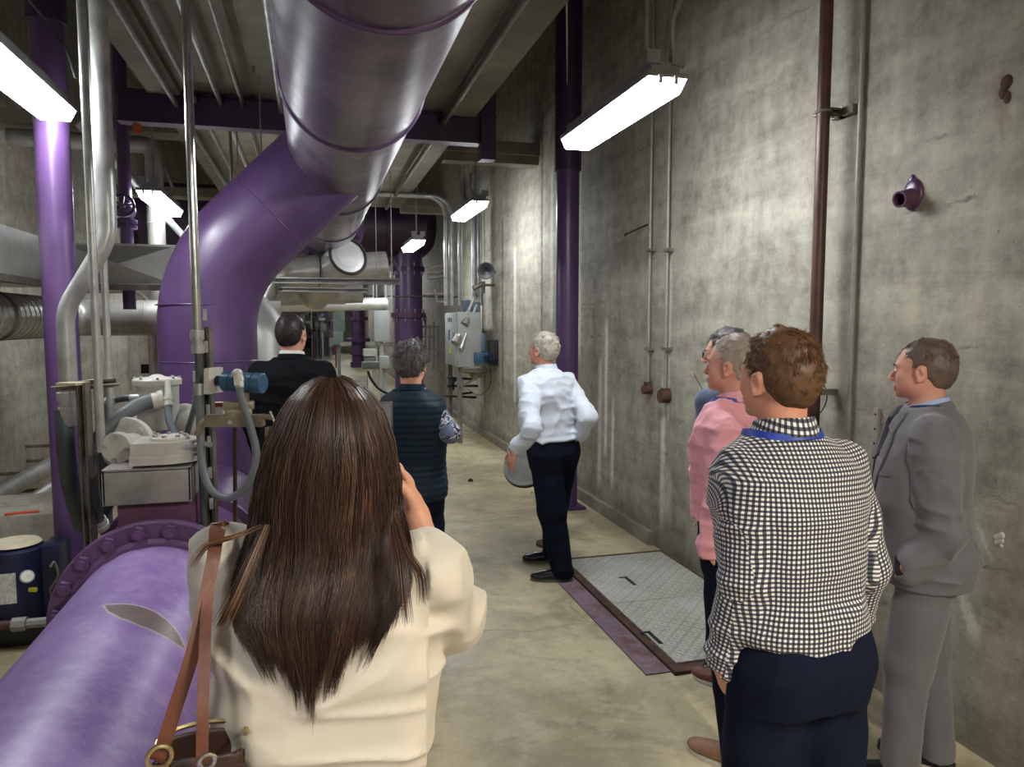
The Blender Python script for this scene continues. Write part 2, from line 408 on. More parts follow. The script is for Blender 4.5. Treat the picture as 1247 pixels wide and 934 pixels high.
for (px, py) in ((767, 707), (797, 776)):
    c = onz(px, py, .03); part('lift_slot', MB().box((c.x-.012, c.y-.085, .027), (c.x+.012, c.y+.085, .0305)).box((c.x-.05, c.y+.065, .027), (c.x+.012, c.y+.085, .0305)), 'black', hatch)
fr = MB(); fr.box((1.74, 3.26, .0), (1.785, 5.12, .02)); fr.box((1.785, 5.07, 0), (XR-.03, 5.12, .02)); fr.box((1.785, 3.26, 0), (XR-.03, 3.335, .02)); fr.box((XR-.055, 3.335, 0), (XR-.03, 5.07, .02))
part('rim', fr, 'rust', hatch)
part('painted_strip', MB().box((1.60, 3.3, .001), (1.735, 4.95, .008)), purple('worn_purple_floor_paint', (126, 98, 122), rough=.75, rusty=.75, dust=.8, dustc=(150, 138, 122)), hatch, 'worn purple strip along the hatch edge')

# ------------------------------------------------------------------ light fixtures
def fixture(p, label, lampm='lamp'):
    t = thing('light_fixture', label, 'light', p, 'strip lights along the aisle')
    x, y, z = p; L = .635; w = .105
    h = MB(); h.box((x-.075, y-L+.03, z+.045), (x+.075, y+L-.03, z+.10), bev=.006); h.box((x-w, y-L, z+.018), (x+w, y+L, z+.045), bev=.005)
    part('housing', h, 'fixture', t)
    d = MB(); prof = [(-w+.006, .018), (w-.006, .018), (w-.03, -.045), (-w+.03, -.045)]
    k = len(d.v)
    for yy, s in ((y-L+.006, .0), (y-L+.03, 1.), (y+L-.03, 1.), (y+L-.006, .0)):
        for (a, b) in prof: d.v.append((x+a, yy, z + (b if s else (.018 if b > 0 else -.03))))
    for j in range(3):
        for i in range(4): d.f.append((k+j*4+i, k+j*4+(i+1) % 4, k+(j+1)*4+(i+1) % 4, k+(j+1)*4+i))
    d.f.append((k, k+1, k+2, k+3)); d.f.append((k+12, k+13, k+14, k+15))
    part('diffuser', d, lampm, t)
    for sx in (-.04, .04):
        c = MB(); c.box((x+sx-.01, y-L-.006, z-.012), (x+sx+.01, y-L+.004, z+.03), bev=.003); part('clip', c, 'white_paint', t)
    for q in (-.065, .065): part('hanging_bracket', MB().box((x+q-.035, y-L+.02, z+.085), (x+q+.035, y-L+.06, z+.15)), 'fixture', t)
    return t
# rows: right row over the walkway, left row behind the pipes
lights = [((1.66, 3.92, 2.92), 'lit strip light nearest the camera on the right'), ((1.88, 8.92, 3.13), 'lit strip light beyond the nearest one on the right'),
          ((1.56, 11.6, 2.97), 'small distant lit strip light in front of the big dark purple header'), ((-1.35, 4.15, 2.95), 'lit strip light at the upper left edge beside the purple column'),
          ((-1.39, 8.05, 2.95), 'lit strip light between the purple elbow and the silver riser'),
          ((1.8, 41, 3.1), 'added strip light at the very end of the aisle, brightening the far wall'), ((-1.0, -1.3, 2.95), 'assumed strip light over the aisle behind the camera on the left'),  # aisle-end light added to brighten the dark far wall; light behind camera assumed, unseen
          ((1.8, 19.5, 3.16), 'assumed strip light in the far aisle on the right'), ((1.2, 26, 3.1), 'assumed strip light in the far aisle before the end'), ((1.0, 34, 3.1), 'assumed strip light at the far end of the aisle'),  # far-aisle lights are unseen, assumed to continue the right row
          ((-1.39, 13, 2.95), 'assumed strip light behind the purple riser on the left'), ((-1.39, 20, 2.95), 'assumed strip light on the far left of the aisle'), ((-1.2, 29, 2.95), 'assumed strip light on the far left near the end')]  # rest of the left row, unseen and assumed as well
for p, l in lights: fixture(p, l)
fixture((1.55, -1.0, 3.0), 'assumed warm strip light over the aisle behind the camera on the right', 'lamp_warm_assumed')  # unseen lamp, assumed; its strong glow brightens the near floor, wall and people
# hangers for the fixtures
def wire(name, a, b, r, mat, label, cat, group=None):
    return solo(name, MB().cyl(a, b, r, n=8), mat, label, cat, group)
for (x, y, zz), lab in (((1.60, 3.4, 2.98), 'near right strip light'), ((1.88, 8.5, 3.2), 'second right strip light'), ((1.56, 11.2, 3.02), 'small distant strip light'), ((-1.37, 7.6, 3.0), 'left strip light beside the purple elbow'), ((-1.35, 3.8, 3.0), 'left edge strip light')):
    solo('hanger_conduit', MB().sweep(spline([(x, y, zz), (x, y, zz+.5), (x+.02, y, zz+1.0), (x+.05, y, 6.15)]), .012, 8), 'steel_dull', 'thin grey conduit hanging from above to the %s' % lab, 'conduit', 'light hangers')
solo('conduit', MB().sweep(spline([(1.70, 3.32, 3.05), (1.70, 3.30, 3.25), (1.85, 3.25, 3.42), (2.58, 3.1, 3.75)]), .014, 8), 'steel_dull', 'grey conduit curving from the near right light up to the wall', 'conduit')

# ------------------------------------------------------------------ big purple main, branch elbow and riser
PR, PX, PZ = .362, .238, 3.03
RX, RY, RR = -.685, 5.5, .322
pipe = thing('purple_main_pipe', 'huge scuffed purple overhead pipe with a branch elbow dropping to the floor', 'pipe', (RX, RY, 0))
m = MB(); m.sweep([(PX, y, PZ) for y in np.linspace(-2.5, 10.2, 40)], PR, 72); m.sharp = 30
part('main', m, 'purple_main', pipe, 'scuffed purple overhead run')
for y in (2.35, 3.97, 6.3, 8.4):
    part('seam_ring', MB().torus((PX, y, PZ), (0, 1, 0), PR+.001, .014, 80, 10), 'purple', pipe)
m = MB(); m.lathe((PX, 10.0, PZ), (0, 1, 0), [(0, PR), (.02, PR+.01), (.02, PR+.11), (.10, PR+.11), (.10, PR), (.6, PR)], 60); part('end_flange', m, 'purple_deep', pipe)
ef = MB()
for i in range(20):
    a = 2*PI*i/20; ef.hexa((PX+(PR+.07)*math.cos(a), 10.0, PZ+(PR+.07)*math.sin(a)), (0, -1, 0), .025, .05)
part('flange_bolts', ef, 'purple_deep', pipe)
# branch at 45 degrees then elbow to vertical
d45 = Vector((1, 0, 1)).normalized(); jz = PZ
cornerz = jz-(PX-RX)
path = [Vector((PX, RY, jz))] + bend([Vector((PX-.05, RY, jz-.05)), Vector((RX, RY, cornerz)), Vector((RX, RY, .9))], .95, 20)
part('branch', MB().sweep(path, RR, 72), 'purple', pipe, 'smooth purple branch elbow and riser')
for tpt, ax in ((Vector((PX-.50, RY, jz-.50)), Vector((1, 0, 1))), (Vector((RX, RY, 1.9)), Vector((0, 0, 1))), (Vector((RX, RY, 1.52)), Vector((0, 0, 1)))):
    part('weld_seam', MB().torus(tpt, ax, RR, .005, 72, 6), 'purple', pipe)
# heel elbow at the foot, running to the valve
path = bend([Vector((RX, RY, .95)), Vector((RX, RY, .53)), Vector((RX, 4.0, .53))], .40, 16)
part('heel_elbow', MB().sweep(path, RR, 64), 'purple', pipe)
FX, FY, FZ = -.65, 3.32, .525
def flange(parent, y, r_in, r_out, thick, nb, mat, lab=None):
    part('flange', MB().lathe((FX, y, FZ), (0, 1, 0), [(0, r_in), (0, r_out-.008), (.008, r_out), (thick-.008, r_out), (thick, r_out-.008), (thick, r_in)], 72), mat, parent, lab)
flange(pipe, 3.98, .31, .42, .045, 20, 'purple_dusty')
# pipe saddle
part('floor_saddle', MB().box((RX-.2, RY-.2, 0), (RX+.2, RY+.1, .2), bev=.01), 'purple_deep', pipe)

# ------------------------------------------------------------------ front pipe with flange and bolts
def frontmat():
    t = NT('lilac_dusty_pipe_paint')
    n = t.noise(2.0, 10, .72); n2 = t.noise(16, 8, .75); n3 = t.noise(70, 3, .6)
    col = t.ramp(n, [(.3, (126, 98, 160)), (.5, (146, 116, 182)), (.7, (166, 142, 198))])
    col = t.mix(t.math('MULTIPLY', t.fr(n2, .45, .7), .45), col, (186, 170, 202))
    col = t.mix(t.fr(n3, .68, .74, 0, .5), col, (196, 190, 200))
    # bare patch, an almond shape worn through the paint (object space of the pipe)
    v = t.mapped((1, 1, 1)); s = t.n('ShaderNodeSeparateXYZ'); t.l(v, s.inputs[0])
    a, b = onz(127, 756, .80), onz(227, 793, .74)
    cx_, cy_ = (a.x+b.x)/2-FX, (a.y+b.y)/2
    import mathutils
    ang = math.atan2(b.y-a.y, b.x-a.x); L = math.hypot(b.x-a.x, b.y-a.y)/2
    dx = t.math('SUBTRACT', s.outputs[0], cx_); dy = t.math('SUBTRACT', s.outputs[1], cy_-PATCH_Y0)
    u = t.math('DIVIDE', t.math('ADD', t.math('MULTIPLY', dx, math.cos(ang)), t.math('MULTIPLY', dy, math.sin(ang))), L)
    w = t.math('SUBTRACT', t.math('MULTIPLY', dy, math.cos(ang)), t.math('MULTIPLY', dx, math.sin(ang)))
    w = t.math('ADD', w, t.math('MULTIPLY', t.math('SUBTRACT', t.noise(22, 5, .7), .5), .022))
    lim = t.math('MULTIPLY', t.math('SUBTRACT', 1, t.math('MULTIPLY', u, u)), .060)
    f = t.math('SUBTRACT', lim, t.math('ABSOLUTE', w))
    top = t.fr(s.outputs[2], -.2, 0, 0, 1)
    col = t.mix(t.math('MULTIPLY', t.fr(f, -.008, -.003), top), col, (186, 172, 176))
    col = t.mix(t.math('MULTIPLY', t.fr(f, 0, .004), top), col, t.ramp(n2, [(.3, (104, 86, 88)), (.7, (134, 116, 114))]))
    t.bump(t.math('ADD', t.math('MULTIPLY', n3, .2), t.math('MULTIPLY', t.fr(f, 0, .004), -.4)), .35, .006)
    return t.set(Base_Color=col, Roughness=t.fr(n2, .3, .7, .3, .46), Specular_IOR_Level=.6)
PATCH_Y0 = 0.0
fp = thing('purple_floor_pipe', 'fat lilac pipe low in the left foreground with bolted flange and bare patch', 'pipe', (FX, 0, FZ))
m = MB(); m.sweep([(FX, y, FZ) for y in np.linspace(-3.0, 3.36, 30)], .328, 96); part('barrel', m, frontmat(), fp, 'dusty lilac barrel with a bare brownish patch')
m = MB(); m.lathe((FX, 3.29, FZ), (0, 1, 0), [(0, .32), (0, .342), (.015, .357), (.03, .342), (.03, .32)], 72); part('weld_bead', m, 'purple_dusty', fp)
flange(fp, 3.33, .31, .424, .05, 20, 'purple_dusty', 'deep purple bolted flange ring')
for i in range(20):
    a = 2*PI*(i+.5)/20; p = Vector((FX+.385*math.cos(a), 3.33, FZ+.385*math.sin(a)))
    b = MB(); b.hexa(p+Vector((0, -.032, 0)), (0, 1, 0), .030, .034); b.cyl(p+Vector((0, -.05, 0)), p+Vector((0, .02, 0)), .017, n=14); b.cyl(p+Vector((0, -.004, 0)), p, .036, n=20)
    part('bolt', b, 'purple_dusty', fp)
m = MB()
for y in (1.6, -1.2): m.box((FX-.25, y-.1, -FZ+FZ), (FX+.25, y+.1, .21), bev=.01)
part('cradle', m, 'purple_deep', fp)

# ------------------------------------------------------------------ butterfly valve with gearbox
VX, VY = -.665, 3.66
vb = thing('butterfly_valve', 'purple wafer valve carrying a grey white gearbox between the flanges of the low pipe', 'valve', (VX, VY, .05))
m = MB(); m.lathe((FX, 3.385, FZ), (0, 1, 0), [(0, .31), (0, .37), (.04, .385), (.53, .385), (.57, .37), (.57, .31)], 64); part('valve_body', m, 'purple_dusty', vb)
nk = MB(); nk.box((-.83, 3.50, .86), (-.51, 3.76, 1.01), bev=.01); nk.cyl((VX, VY, .8), (VX, VY, 1.08), .09)
part('neck', nk, purple('rust_streaked_purple', (112, 66, 104), rough=.5, rusty=.8), vb, 'rust streaked purple neck')
br = MB(); br.box((-.865, 3.42, 1.005), (-.515, 3.435, 1.155), bev=.004); br.box((-.865, 3.42, 1.147), (-.515, 3.80, 1.159)); br.box((-.865, 3.785, 1.005), (-.515, 3.80, 1.155)); br.box((-.525, 3.42, 1.005), (-.515, 3.80, 1.155)); br.box((-.865, 3.42, 1.005), (-.855, 3.80, 1.155))
part('bracket_box', br, 'steel_dull', vb, 'folded stainless bracket')
# gearbox: half-round worm case, lid plate with cap screws, end cover with four screws
gx, gy, gz = -.635, 3.56, 1.16
def halfround(cx, cy, r, lx, z0, z1, inset=0):
    pts = [(cx-lx, cy-r+inset, z0)] + [(cx + (r-inset)*math.cos(a)*1.15, cy+(r-inset)*math.sin(a), z0) for a in np.linspace(-PI/2, PI/2, 20)] + [(cx-lx, cy+r-inset, z0)]
    return MB().prism(pts, (0, 0, z1-z0))
g = MB()
for a, b, i in ((1.172, 1.205, 0), (1.205, 1.212, .008), (1.212, 1.262, .026)):
    h = halfround(gx, gy, .145, .12, a, b, i); g.add(h.v, h.f)
part('gearcase', g, 'white_paint', vb)
g = MB().lathe((gx+.02, gy-.01, 1.262), (0, 0, 1), [(0, .082), (.012, .082), (.016, .078), (.016, .0)], 40); part('indicator_plate', g, 'lid_paint', vb)
for i in range(7):
    a = 2*PI*i/7; part('cap_screw', MB().hexa((gx+.02+.062*math.cos(a), gy-.01+.062*math.sin(a), 1.276), (0, 0, 1), .011, .012), 'steel', vb)
cdir = Vector((-.35, -1, .05)).normalized()
cc = at(141, 546, 3.30)
g = MB().lathe(cc, -cdir, [(0, .03), (0, .068), (.004, .072), (.03, .072), (.03, .06), (.14, .055)], 40); cv = part('end_cover', g, 'white_paint', vb)
sx = cdir.cross(Vector((0, 0, 1))).normalized(); sz = sx.cross(cdir)
for i in range(4):
    a = PI/2*i+.1; part('cover_screw', MB().cyl(cc+(sx*math.cos(a)+sz*math.sin(a))*.052, cc+(sx*math.cos(a)+sz*math.sin(a))*.052+cdir*.01, .010, n=12), 'steel', cv)
wc = at(158, 541, 3.50)
g = MB().lathe(wc, cdir, [(0, .12), (0, .128), (.02, .132), (.035, .128), (.04, .11), (.042, 0)], 48); wd = part('worm_housing', g, 'white_paint', vb)
for a in (.55, 1.5, 2.4, 3.4): part('housing_screw', MB().hexa(wc+(sx*math.cos(a)+sz*math.sin(a))*.102+cdir*.036, cdir, .015, .012), 'white_paint', wd)
# actuator: upright terminal housing with bolted lid, motor with lower body
ac = thing('electric_actuator', 'off white electric actuator with a round bolted lid standing on the valve gearbox', 'actuator', (-.60, 3.95, 1.24))
lc = at(192, 480, 3.78)
g = MB().lathe((lc.x, lc.y, 1.24), (0, 0, 1), [(0, .09), (.05, .098), (.225, .102)], 40); part('terminal_housing', g, 'white_paint', ac)
lz = 1.24+.225
g = MB().lathe((lc.x, lc.y, lz), (0, 0, 1), [(0, .100), (0, .114), (.026, .116), (.034, .108), (.036, .05), (.052, .02), (.052, 0)], 40); ld = part('lid', g, 'lid_paint', ac)
for i in range(8):
    a = 2*PI*i/8+.2; part('lid_bolt', MB().hexa((lc.x+.104*math.cos(a), lc.y+.104*math.sin(a), lz+.006), (0, 0, 1), .008, .036), 'steel', ld)
mc = at(231, 512, 3.85)
g = MB().lathe(mc+Vector((-.05, .1, 0)), (.5, -1, -.1), [(0, .07), (.02, .085), (.12, .088), (.15, .08), (.16, .05), (.165, 0)], 36); part('motor', g, 'lid_paint', ac)
g = MB().box(at(212, 550, 3.8)-Vector((.1, .1, .05)), at(212, 550, 3.8)+Vector((.05, .1, .0)), bev=.02); part('actuator_base', g, 'white_paint', ac)
for (px, py, r) in ((178, 492, .024), (205, 484, .015)):
    c = at(px, py, 3.62); part('cable_gland', MB().lathe(c, (-.7, -.6, -.1) if px < 180 else (.1, -.5, -.9), [(-.09, r*.8), (-.02, r), (0, r*1.15), (.03, r*1.15), (.035, r*.9), (.06, r*.85)], 20), 'lid_paint', ac)
# the flexible conduits
def flexline(name, pts, r, mat, label, group=None, fit=True, fm='steel', n=14):
    c = spline(pts, 12); p0 = Vector(pts[0])
    t = thing(name, label, 'conduit', p0, group)
    m = MB(); m.sweep(c, r, n); part('sheath', m, mat, t)
    if fit:
        for e, f in ((c[0], c[1]), (c[-1], c[-2])):
            d = (f-e).normalized(); part('fitting', MB().lathe(e-d*.01, d, [(0, r*1.05), (.0, r*1.3), (.022, r*1.3), (.022, r*1.15), (.05, r*1.12)], 18), fm, t)
    return t
flexline('flexible_conduit', [at(196, 487, 3.62), at(175, 491, 3.58), at(150, 505, 3.5), at(124, 530, 3.45), at(110, 565, 3.42), at(111, 610, 3.42), at(120, 640, 3.5)], .036, 'flex', 'thick grey flexible conduit looping down left from the actuator lid', fm='lid_paint')
flexline('flexible_conduit', [at(131, 540, 3.6), at(133, 590, 3.6), at(128, 618, 3.6), at(112, 628, 3.7)], .034, 'flex_d', 'dark grey flexible conduit hooking up beside the steel bracket', fit=False)
flexline('flexible_conduit', [at(205, 486, 3.6), at(206, 510, 3.55), at(216, 532, 3.5), at(238, 540, 3.45)], .018, 'flex', 'thin pale grey flexible conduit curving under the white motor', fm='lid_paint')
flexline('flexible_conduit', [at(240, 455, 3.6), at(238, 490, 3.62), at(230, 520, 3.65), at(226, 538, 3.7)], .015, 'flex', 'thin flexible conduit running straight down past the white motor')
flexline('flexible_conduit', [at(291, 462, 3.12), at(294, 485, 3.1), at(305, 520, 3.1), at(312, 555, 3.1), at(303, 588, 3.1), at(281, 606, 3.12), at(258, 598, 3.15), at(247, 570, 3.18), at(244, 530, 3.2), at(243, 470, 3.2)], .0165, 'flex', 'grey flexible conduit hanging in a loop below the blue transmitter')
flexline('flexible_conduit', [at(79, 500, 3.5), at(80, 540, 3.5), at(86, 590, 3.6), at(100, 640, 3.8)], .040, 'flex_d', 'thick grey green flexible conduit dropping beside the left purple column', fit=False)
flexline('flexible_conduit', [at(169, 485, 3.7), at(150, 485, 3.7), at(132, 489, 3.7)], .018, 'flex_d', 'short dark flexible conduit running left from the actuator lid')
flexline('cable', [at(242, 552, 3.2), at(225, 556, 3.5), at(212, 553, 3.7)], .006, 'black', 'short black cable between the strut post and the gearbox', fit=False)

# blue transmitter and its manifold
tx = thing('pressure_transmitter', 'blue two ended pressure transmitter on a brassy manifold above the looped conduit', 'transmitter', at(285, 505, 3.2))
a, b = at(272, 464, 3.2), at(321, 467, 3.17)
ax = (b-a).normalized(); Lt = (b-a).length
part('transmitter_head', MB().lathe(a, ax, [(0, .036), (.003, .042), (.035, .042), (.035, .038), (.042, .038), (.042, .043), (Lt-.046, .043), (Lt-.046, .038), (Lt-.04, .038), (Lt-.04, .044), (Lt-.004, .044), (Lt, .04)], 40), 'blue_tx', tx)
part('end_knob', MB().cyl(a-ax*.03, a, .022, n=20), 'black', tx)
part('cover_plate', MB().bar(a-ax*.058, a-ax*.035, .11, .11, (0, 0, 1)), 'lid_paint', tx, 'square off white plate')
part('elbow_fitting', MB().ball(at(289, 455, 3.13), .022).cyl(at(290, 457, 3.12), at(291, 470, 3.11), .019, n=18), 'lid_paint', tx)
part('neck', MB().cyl(at(296, 478, 3.18), at(296, 490, 3.18), .026, n=24), 'brass', tx)
m = MB(); c = at(293, 493, 3.18); m.box(c-Vector((.07, .03, .02)), c+Vector((.055, .03, .015)), bev=.006); c = at(292, 503, 3.18); m.box(c-Vector((.055, .035, .02)), c+Vector((.05, .035, .02)), bev=.008); part('flanged_coupling', m, 'brass', tx)
m = MB(); m.bar(at(252, 512, 3.18), at(320, 512, 3.16), .05, .05); m.sweep(spline([at(256, 509, 3.18), at(246, 516, 3.18), at(240, 530, 3.18)]), .014, 10); part('manifold', m, 'brass', tx)
for px in (280, 306):
    part('manifold_bolt', MB().hexa(at(px, 514, 3.145), (0, -1, 0), .010, .01), 'steel', tx)
m = MB(); m.cyl(at(320, 507, 3.16), at(330, 508, 3.15), .012, n=12); part('valve_stem', m, 'brass', tx)
part('tee_handle', MB().cyl(at(329, 501, 3.15), at(335, 516, 3.15), .0055, n=10), 'chrome', tx)
m = MB(); c = at(262, 500, 3.5); m.box(c-Vector((.05, .03, .04)), c+Vector((.04, .03, .04)), bev=.008)
jb = solo('junction_box', m, 'lid_paint', 'small off white junction box behind the brassy manifold', 'box')
solo('warning_tag', MB().box(at(266, 493, 3.45)-Vector((.02, .002, .01)), at(266, 493, 3.45)+Vector((.02, .002, .01))), 'red', 'tiny red tag on the box behind the manifold', 'tag')
solo('impulse_tube', MB().cyl(at(286, 520, 3.25), onz(287, 800, .02), .0095, n=12), 'brown_pipe', 'thin rusty brown tube standing below the manifold', 'tube')
def angle_post(px0, py0, px1, d, w, label, mat='strut'):
    a = at(px0, py0, d); b = Vector((a.x, a.y, 0))
    t = MB(); t.ubar(b, a, w, w*.9, .004, (-.4, -1, 0)); return solo('strut_post', t, mat, label, 'post')
angle_post(331, 520, 331, 3.45, .05, 'pale channel post standing behind the looped conduit', 'brass')
angle_post(251, 398, 251, 3.28, .04, 'slotted channel post beside the tall bright conduit')
angle_post(101, 466, 101, 3.35, .045, 'slotted channel post left of the thick conduits')
angle_post(122, 470, 122, 3.75, .045, 'slotted channel post behind the thick conduits')
m = MB(); m.bar(at(80, 468, 3.3), at(128, 463, 3.6), .09, .012); solo('cable_shelf', m, 'ply', 'small pale board clamped across the channel posts', 'shelf')
m = MB(); m.ubar(at(70, 471, 3.42), at(140, 466, 3.42), .04, .03, .003, (0, -1, 0)); m.cyl(at(62, 472, 3.4), at(146, 468, 3.4), .006, n=8); solo('strut_rail', m, 'strut', 'short channel rail under the pale board', 'rail')
m = MB()
for i in range(12): z = .25+i*.14; p = at(251, 398, 3.26); m.box((p.x-.008, p.y-.028, z), (p.x+.008, p.y-.024, z+.05))
solo('strut_insert', m, 'steel', 'line of bright slot inserts on the channel post', 'insert')

# tall bright conduit down to a coupling
q0, q1 = at(225, 0, 3.2), at(240, 405, 3.2)
td = thing('bright_conduit', 'tall bright steel conduit dropping from the ceiling to the transmitter post', 'conduit', (q1.x, q1.y, q1.z-.2))
tp = q1+(q0-q1)*1.3; tp.z = min(tp.z, 3.64)
tp = Vector((q1.x, q1.y, 3.66))
part('tube', MB().cyl(q1, tp, .019, n=24), 'chrome', td)
part('coupling', MB().lathe(q1-Vector((0, 0, .09)), (0, 0, 1), [(0, .022), (.0, .026), (.04, .026), (.04, .022), (.06, .022), (.06, .029), (.10, .029), (.10, .02)], 20), 'steel', td)
part('drop_tube', MB().cyl(q1-Vector((0, 0, .09)), Vector((q1.x, q1.y, .1)), .014, n=14), 'flex_d', td)
part('clamp', MB().torus(Vector((q1.x, q1.y, at(240, 542, 3.2).z)), (0, 0, 1), .021, .006, 24, 8).bar(at(226, 543, 3.2), at(258, 541, 3.2), .012, .012), 'steel', td)

# big offset conduits on the left
bc = thing('offset_conduit', 'thick galvanised conduit with an offset bend beside the left purple column', 'conduit', at(82, 480, 3.5))
pA = at(84, 480, 3.5); pB = at(86, 378, 3.5); pC = at(132, 290, 3.5)
cpts = bend([pA, Vector((pA.x, pA.y, pB.z)), Vector((pC.x, pC.y, pC.z)), Vector((pC.x, pC.y, 6.1))], .28, 12)
part('tube', MB().sweep(cpts, .040, 24), 'steel', bc)
part('coupling', MB().lathe(pA-Vector((0, 0, .15)), (0, 0, 1), [(0, .046), (.02, .05), (.09, .05), (.09, .045), (.12, .045), (.12, .052), (.16, .052), (.16, .042)], 28), 'steel', bc)
for px, d, r, lab in ((103, 3.3, .018, 'thin pale conduit nearer the camera crossing the offset bend'), (128, 3.6, .017, 'thin pale conduit just right of the offset bend')):
    p = at(px+17 if px < 110 else 133, 470, d)
    solo('straight_conduit', MB().cyl(Vector((p.x, p.y, 1.2)), Vector((p.x, p.y, 3.9)), r, n=16), 'steel', lab, 'conduit')
p = at(112, 60, 3.9); solo('straight_conduit', MB().cyl(Vector((p.x, p.y, 2.2)), Vector((p.x, p.y, 6.1)), .025, n=16), 'steel_dull', 'dull grey conduit rising beside the upper left strip light', 'conduit')
solo('loose_cable', MB().sweep(spline([at(35, 0, 3.6), at(60, 30, 3.7), at(80, 60, 3.7), at(92, 95, 3.7)]), .006, 8), 'flex_d', 'grey cable sagging beside the upper left strip light', 'cable')

# left purple column
cl = at(75, 400, 4.4); LCX, LCY = cl.x, cl.y
lc_ = thing('purple_column', 'glossy purple pipe column standing left of the actuator', 'column', (LCX, LCY, 0))
part('shaft', MB().cyl((LCX, LCY, 0), (LCX, LCY, 3.5), .092, n=48), 'purple', lc_)
part('base_plate', MB().box((LCX-.13, LCY-.13, 0), (LCX+.13, LCY+.13, .03)), 'purple_deep', lc_)
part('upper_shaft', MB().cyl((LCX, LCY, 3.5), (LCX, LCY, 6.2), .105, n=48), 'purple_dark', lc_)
# ================================================================== LEFT SIDE, BEHIND THE COLUMN
# rectangular wrapped ducts
dm = MB(); dm.box((-2.72, 2.6, 2.10), (-2.02, 7.1, 2.45)); t = thing('rectangular_duct', 'flat foil wrapped rectangular duct turning the corner behind the purple column', 'duct', (-2.3, 5, 2.1))
part('long_run', dm, 'duct', t)
Yd = 7.35
dm = MB(); dm.box((-2.72, Yd-.25, 2.10), (-.6, Yd+.35, 2.46)); part('cross_run', dm, 'duct', t)
for (x0, x1) in ((-2.0, -1.15), (-1.15, -.35)):               # cross-broken stiffened panels
    z0, z1 = 2.12, 2.44; c = ((x0+x1)/2, Yd-.34, (z0+z1)/2)
    v = [(x0+.01, Yd-.252, z0), (x1-.01, Yd-.252, z0), (x1-.01, Yd-.252, z1), (x0+.01, Yd-.252, z1), c]
    pm_ = MB().add(v, [(0, 1, 4), (1, 2, 4), (2, 3, 4), (3, 0, 4), (3, 2, 1, 0)]); pm_.sharp = 2; part('cross_break_panel', pm_, 'duct', t)
part('bottom_angle', MB().box((-2.05, 2.6, 2.06), (-1.98, 7.05, 2.11)).box((-2.0, Yd-.3, 2.06), (-.6, Yd-.24, 2.11)), 'strut', t)
for y in (3.6, 5.2, 6.6):
    part('hanger_rod', MB().cyl((-1.99, y, 2.4), (-1.99, y, 6.1), .006, n=8), 'strut', t)
# spiral duct + grey round duct
SX, SZ, SR = -2.32, 1.83, .185
t = thing('spiral_duct', 'round spiral seamed duct hanging below the wrapped duct on the left', 'duct', (SX, 5, SZ))
part('tube', MB().cyl((SX, 3.5, SZ), (SX, 7.75, SZ), SR, n=48), 'alu', t)
m = MB(); n = 60
hel = [(SX+(SR+.001)*math.cos(a), 3.6+a/(2*PI)*.11, SZ+(SR+.001)*math.sin(a)) for a in np.linspace(0, 2*PI*37, 37*28)]
m.sweep(hel, .0035, 5); part('spiral_seam', m, 'steel_dull', t)
p2 = bend([Vector((SX, 7.7, SZ)), Vector((SX, 8.25, SZ)), Vector((-.3, 8.25, SZ))], .35, 12)
part('elbow_run', MB().sweep(p2, SR*.97, 40), 'alu', t)
for x in (-1.95, -1.6, -1.1, -.9, -.6): part('band', MB().torus((x, 8.25, SZ), (1, 0, 0), SR*.97, .005, 40, 6), 'steel_dull', t)
part('hanger', MB().torus((SX, 6.4, SZ), (0, 1, 0), SR+.005, .007, 36, 6).cyl((SX, 6.4, SZ+SR), (SX, 6.4, 2.1), .008, n=8), 'strut', t)
# wall pipes low on the left
for z, X, r, mt, lab in ((.46, -2.35, .075, 'steel_dull', 'grey insulated pipe low along the left wall, topmost of three'), (.30, -2.3, .045, 'steel', 'thin bright pipe low along the left wall, middle of three'), (.17, -2.4, .06, 'steel_dull', 'grey pipe nearest the floor along the left wall')):
    m = MB().cyl((X, 5.9, z), (X, 11, z), r, n=24)
    t = thing('wall_pipe', lab, 'pipe', (X, 6, z)); part('tube', m, mt, t)
    for y in (6.2, 7.4, 9.0): part('support', MB().box((XL, y, z-.03), (X+.02, y+.04, z-.0)), 'strut', t)
for y in (4.6, 6.0): struct('trim_plinth', MB().box((XL, y-.9, 0), (-2.05, y+.4, .10)), 'wall2')
# navy treatment unit on concrete block
bx = at(30, 700, 4.75)
solo('concrete_block', MB().box((-2.5, 5.10, 0), (-1.54, 5.75, .60), bev=.01), 'wall2', 'plain concrete plinth block behind the navy unit', 'plinth')
u = thing('filter_unit', 'navy blue filter unit with a gauge and paper label at the far lower left', 'filter', (-1.85, 4.85, 0))
m = MB(); m.lathe((-1.80, 4.84, .12), (0, 0, 1), [(0, .14), (0, .155), (.36, .155), (.40, .15), (.42, .11), (.425, 0)], 36); part('vessel', m, 'blue_dark', u)
m = MB(); m.box((-1.66, 4.78, .10), (-1.57, 4.98, .53), bev=.01); part('side_case', m, 'blue_dark', u)
m = MB(); m.lathe((-2.14, 4.84, .12), (0, 0, 1), [(0, .15), (.36, .155), (.41, .13), (.42, 0)], 36); part('second_vessel', m, 'blue_dark', u)
m = MB(); m.lathe((-1.80, 4.84, .545), (0, 0, 1), [(0, .13), (.012, .12), (.014, 0)], 30); part('dusty_cap', m, 'ply', u)
pv = Vector((-1.80, 4.84, .33)); m = MB()
for k in range(7):
    a = -PI/2-.42+k*.12; m.v += [(pv.x+.158*math.cos(a), pv.y+.158*math.sin(a), .25), (pv.x+.158*math.cos(a), pv.y+.158*math.sin(a), .42)]
m.f = [(2*i, 2*i+2, 2*i+3, 2*i+1) for i in range(6)]
part('label', m, 'paper', u, 'pale paper label')
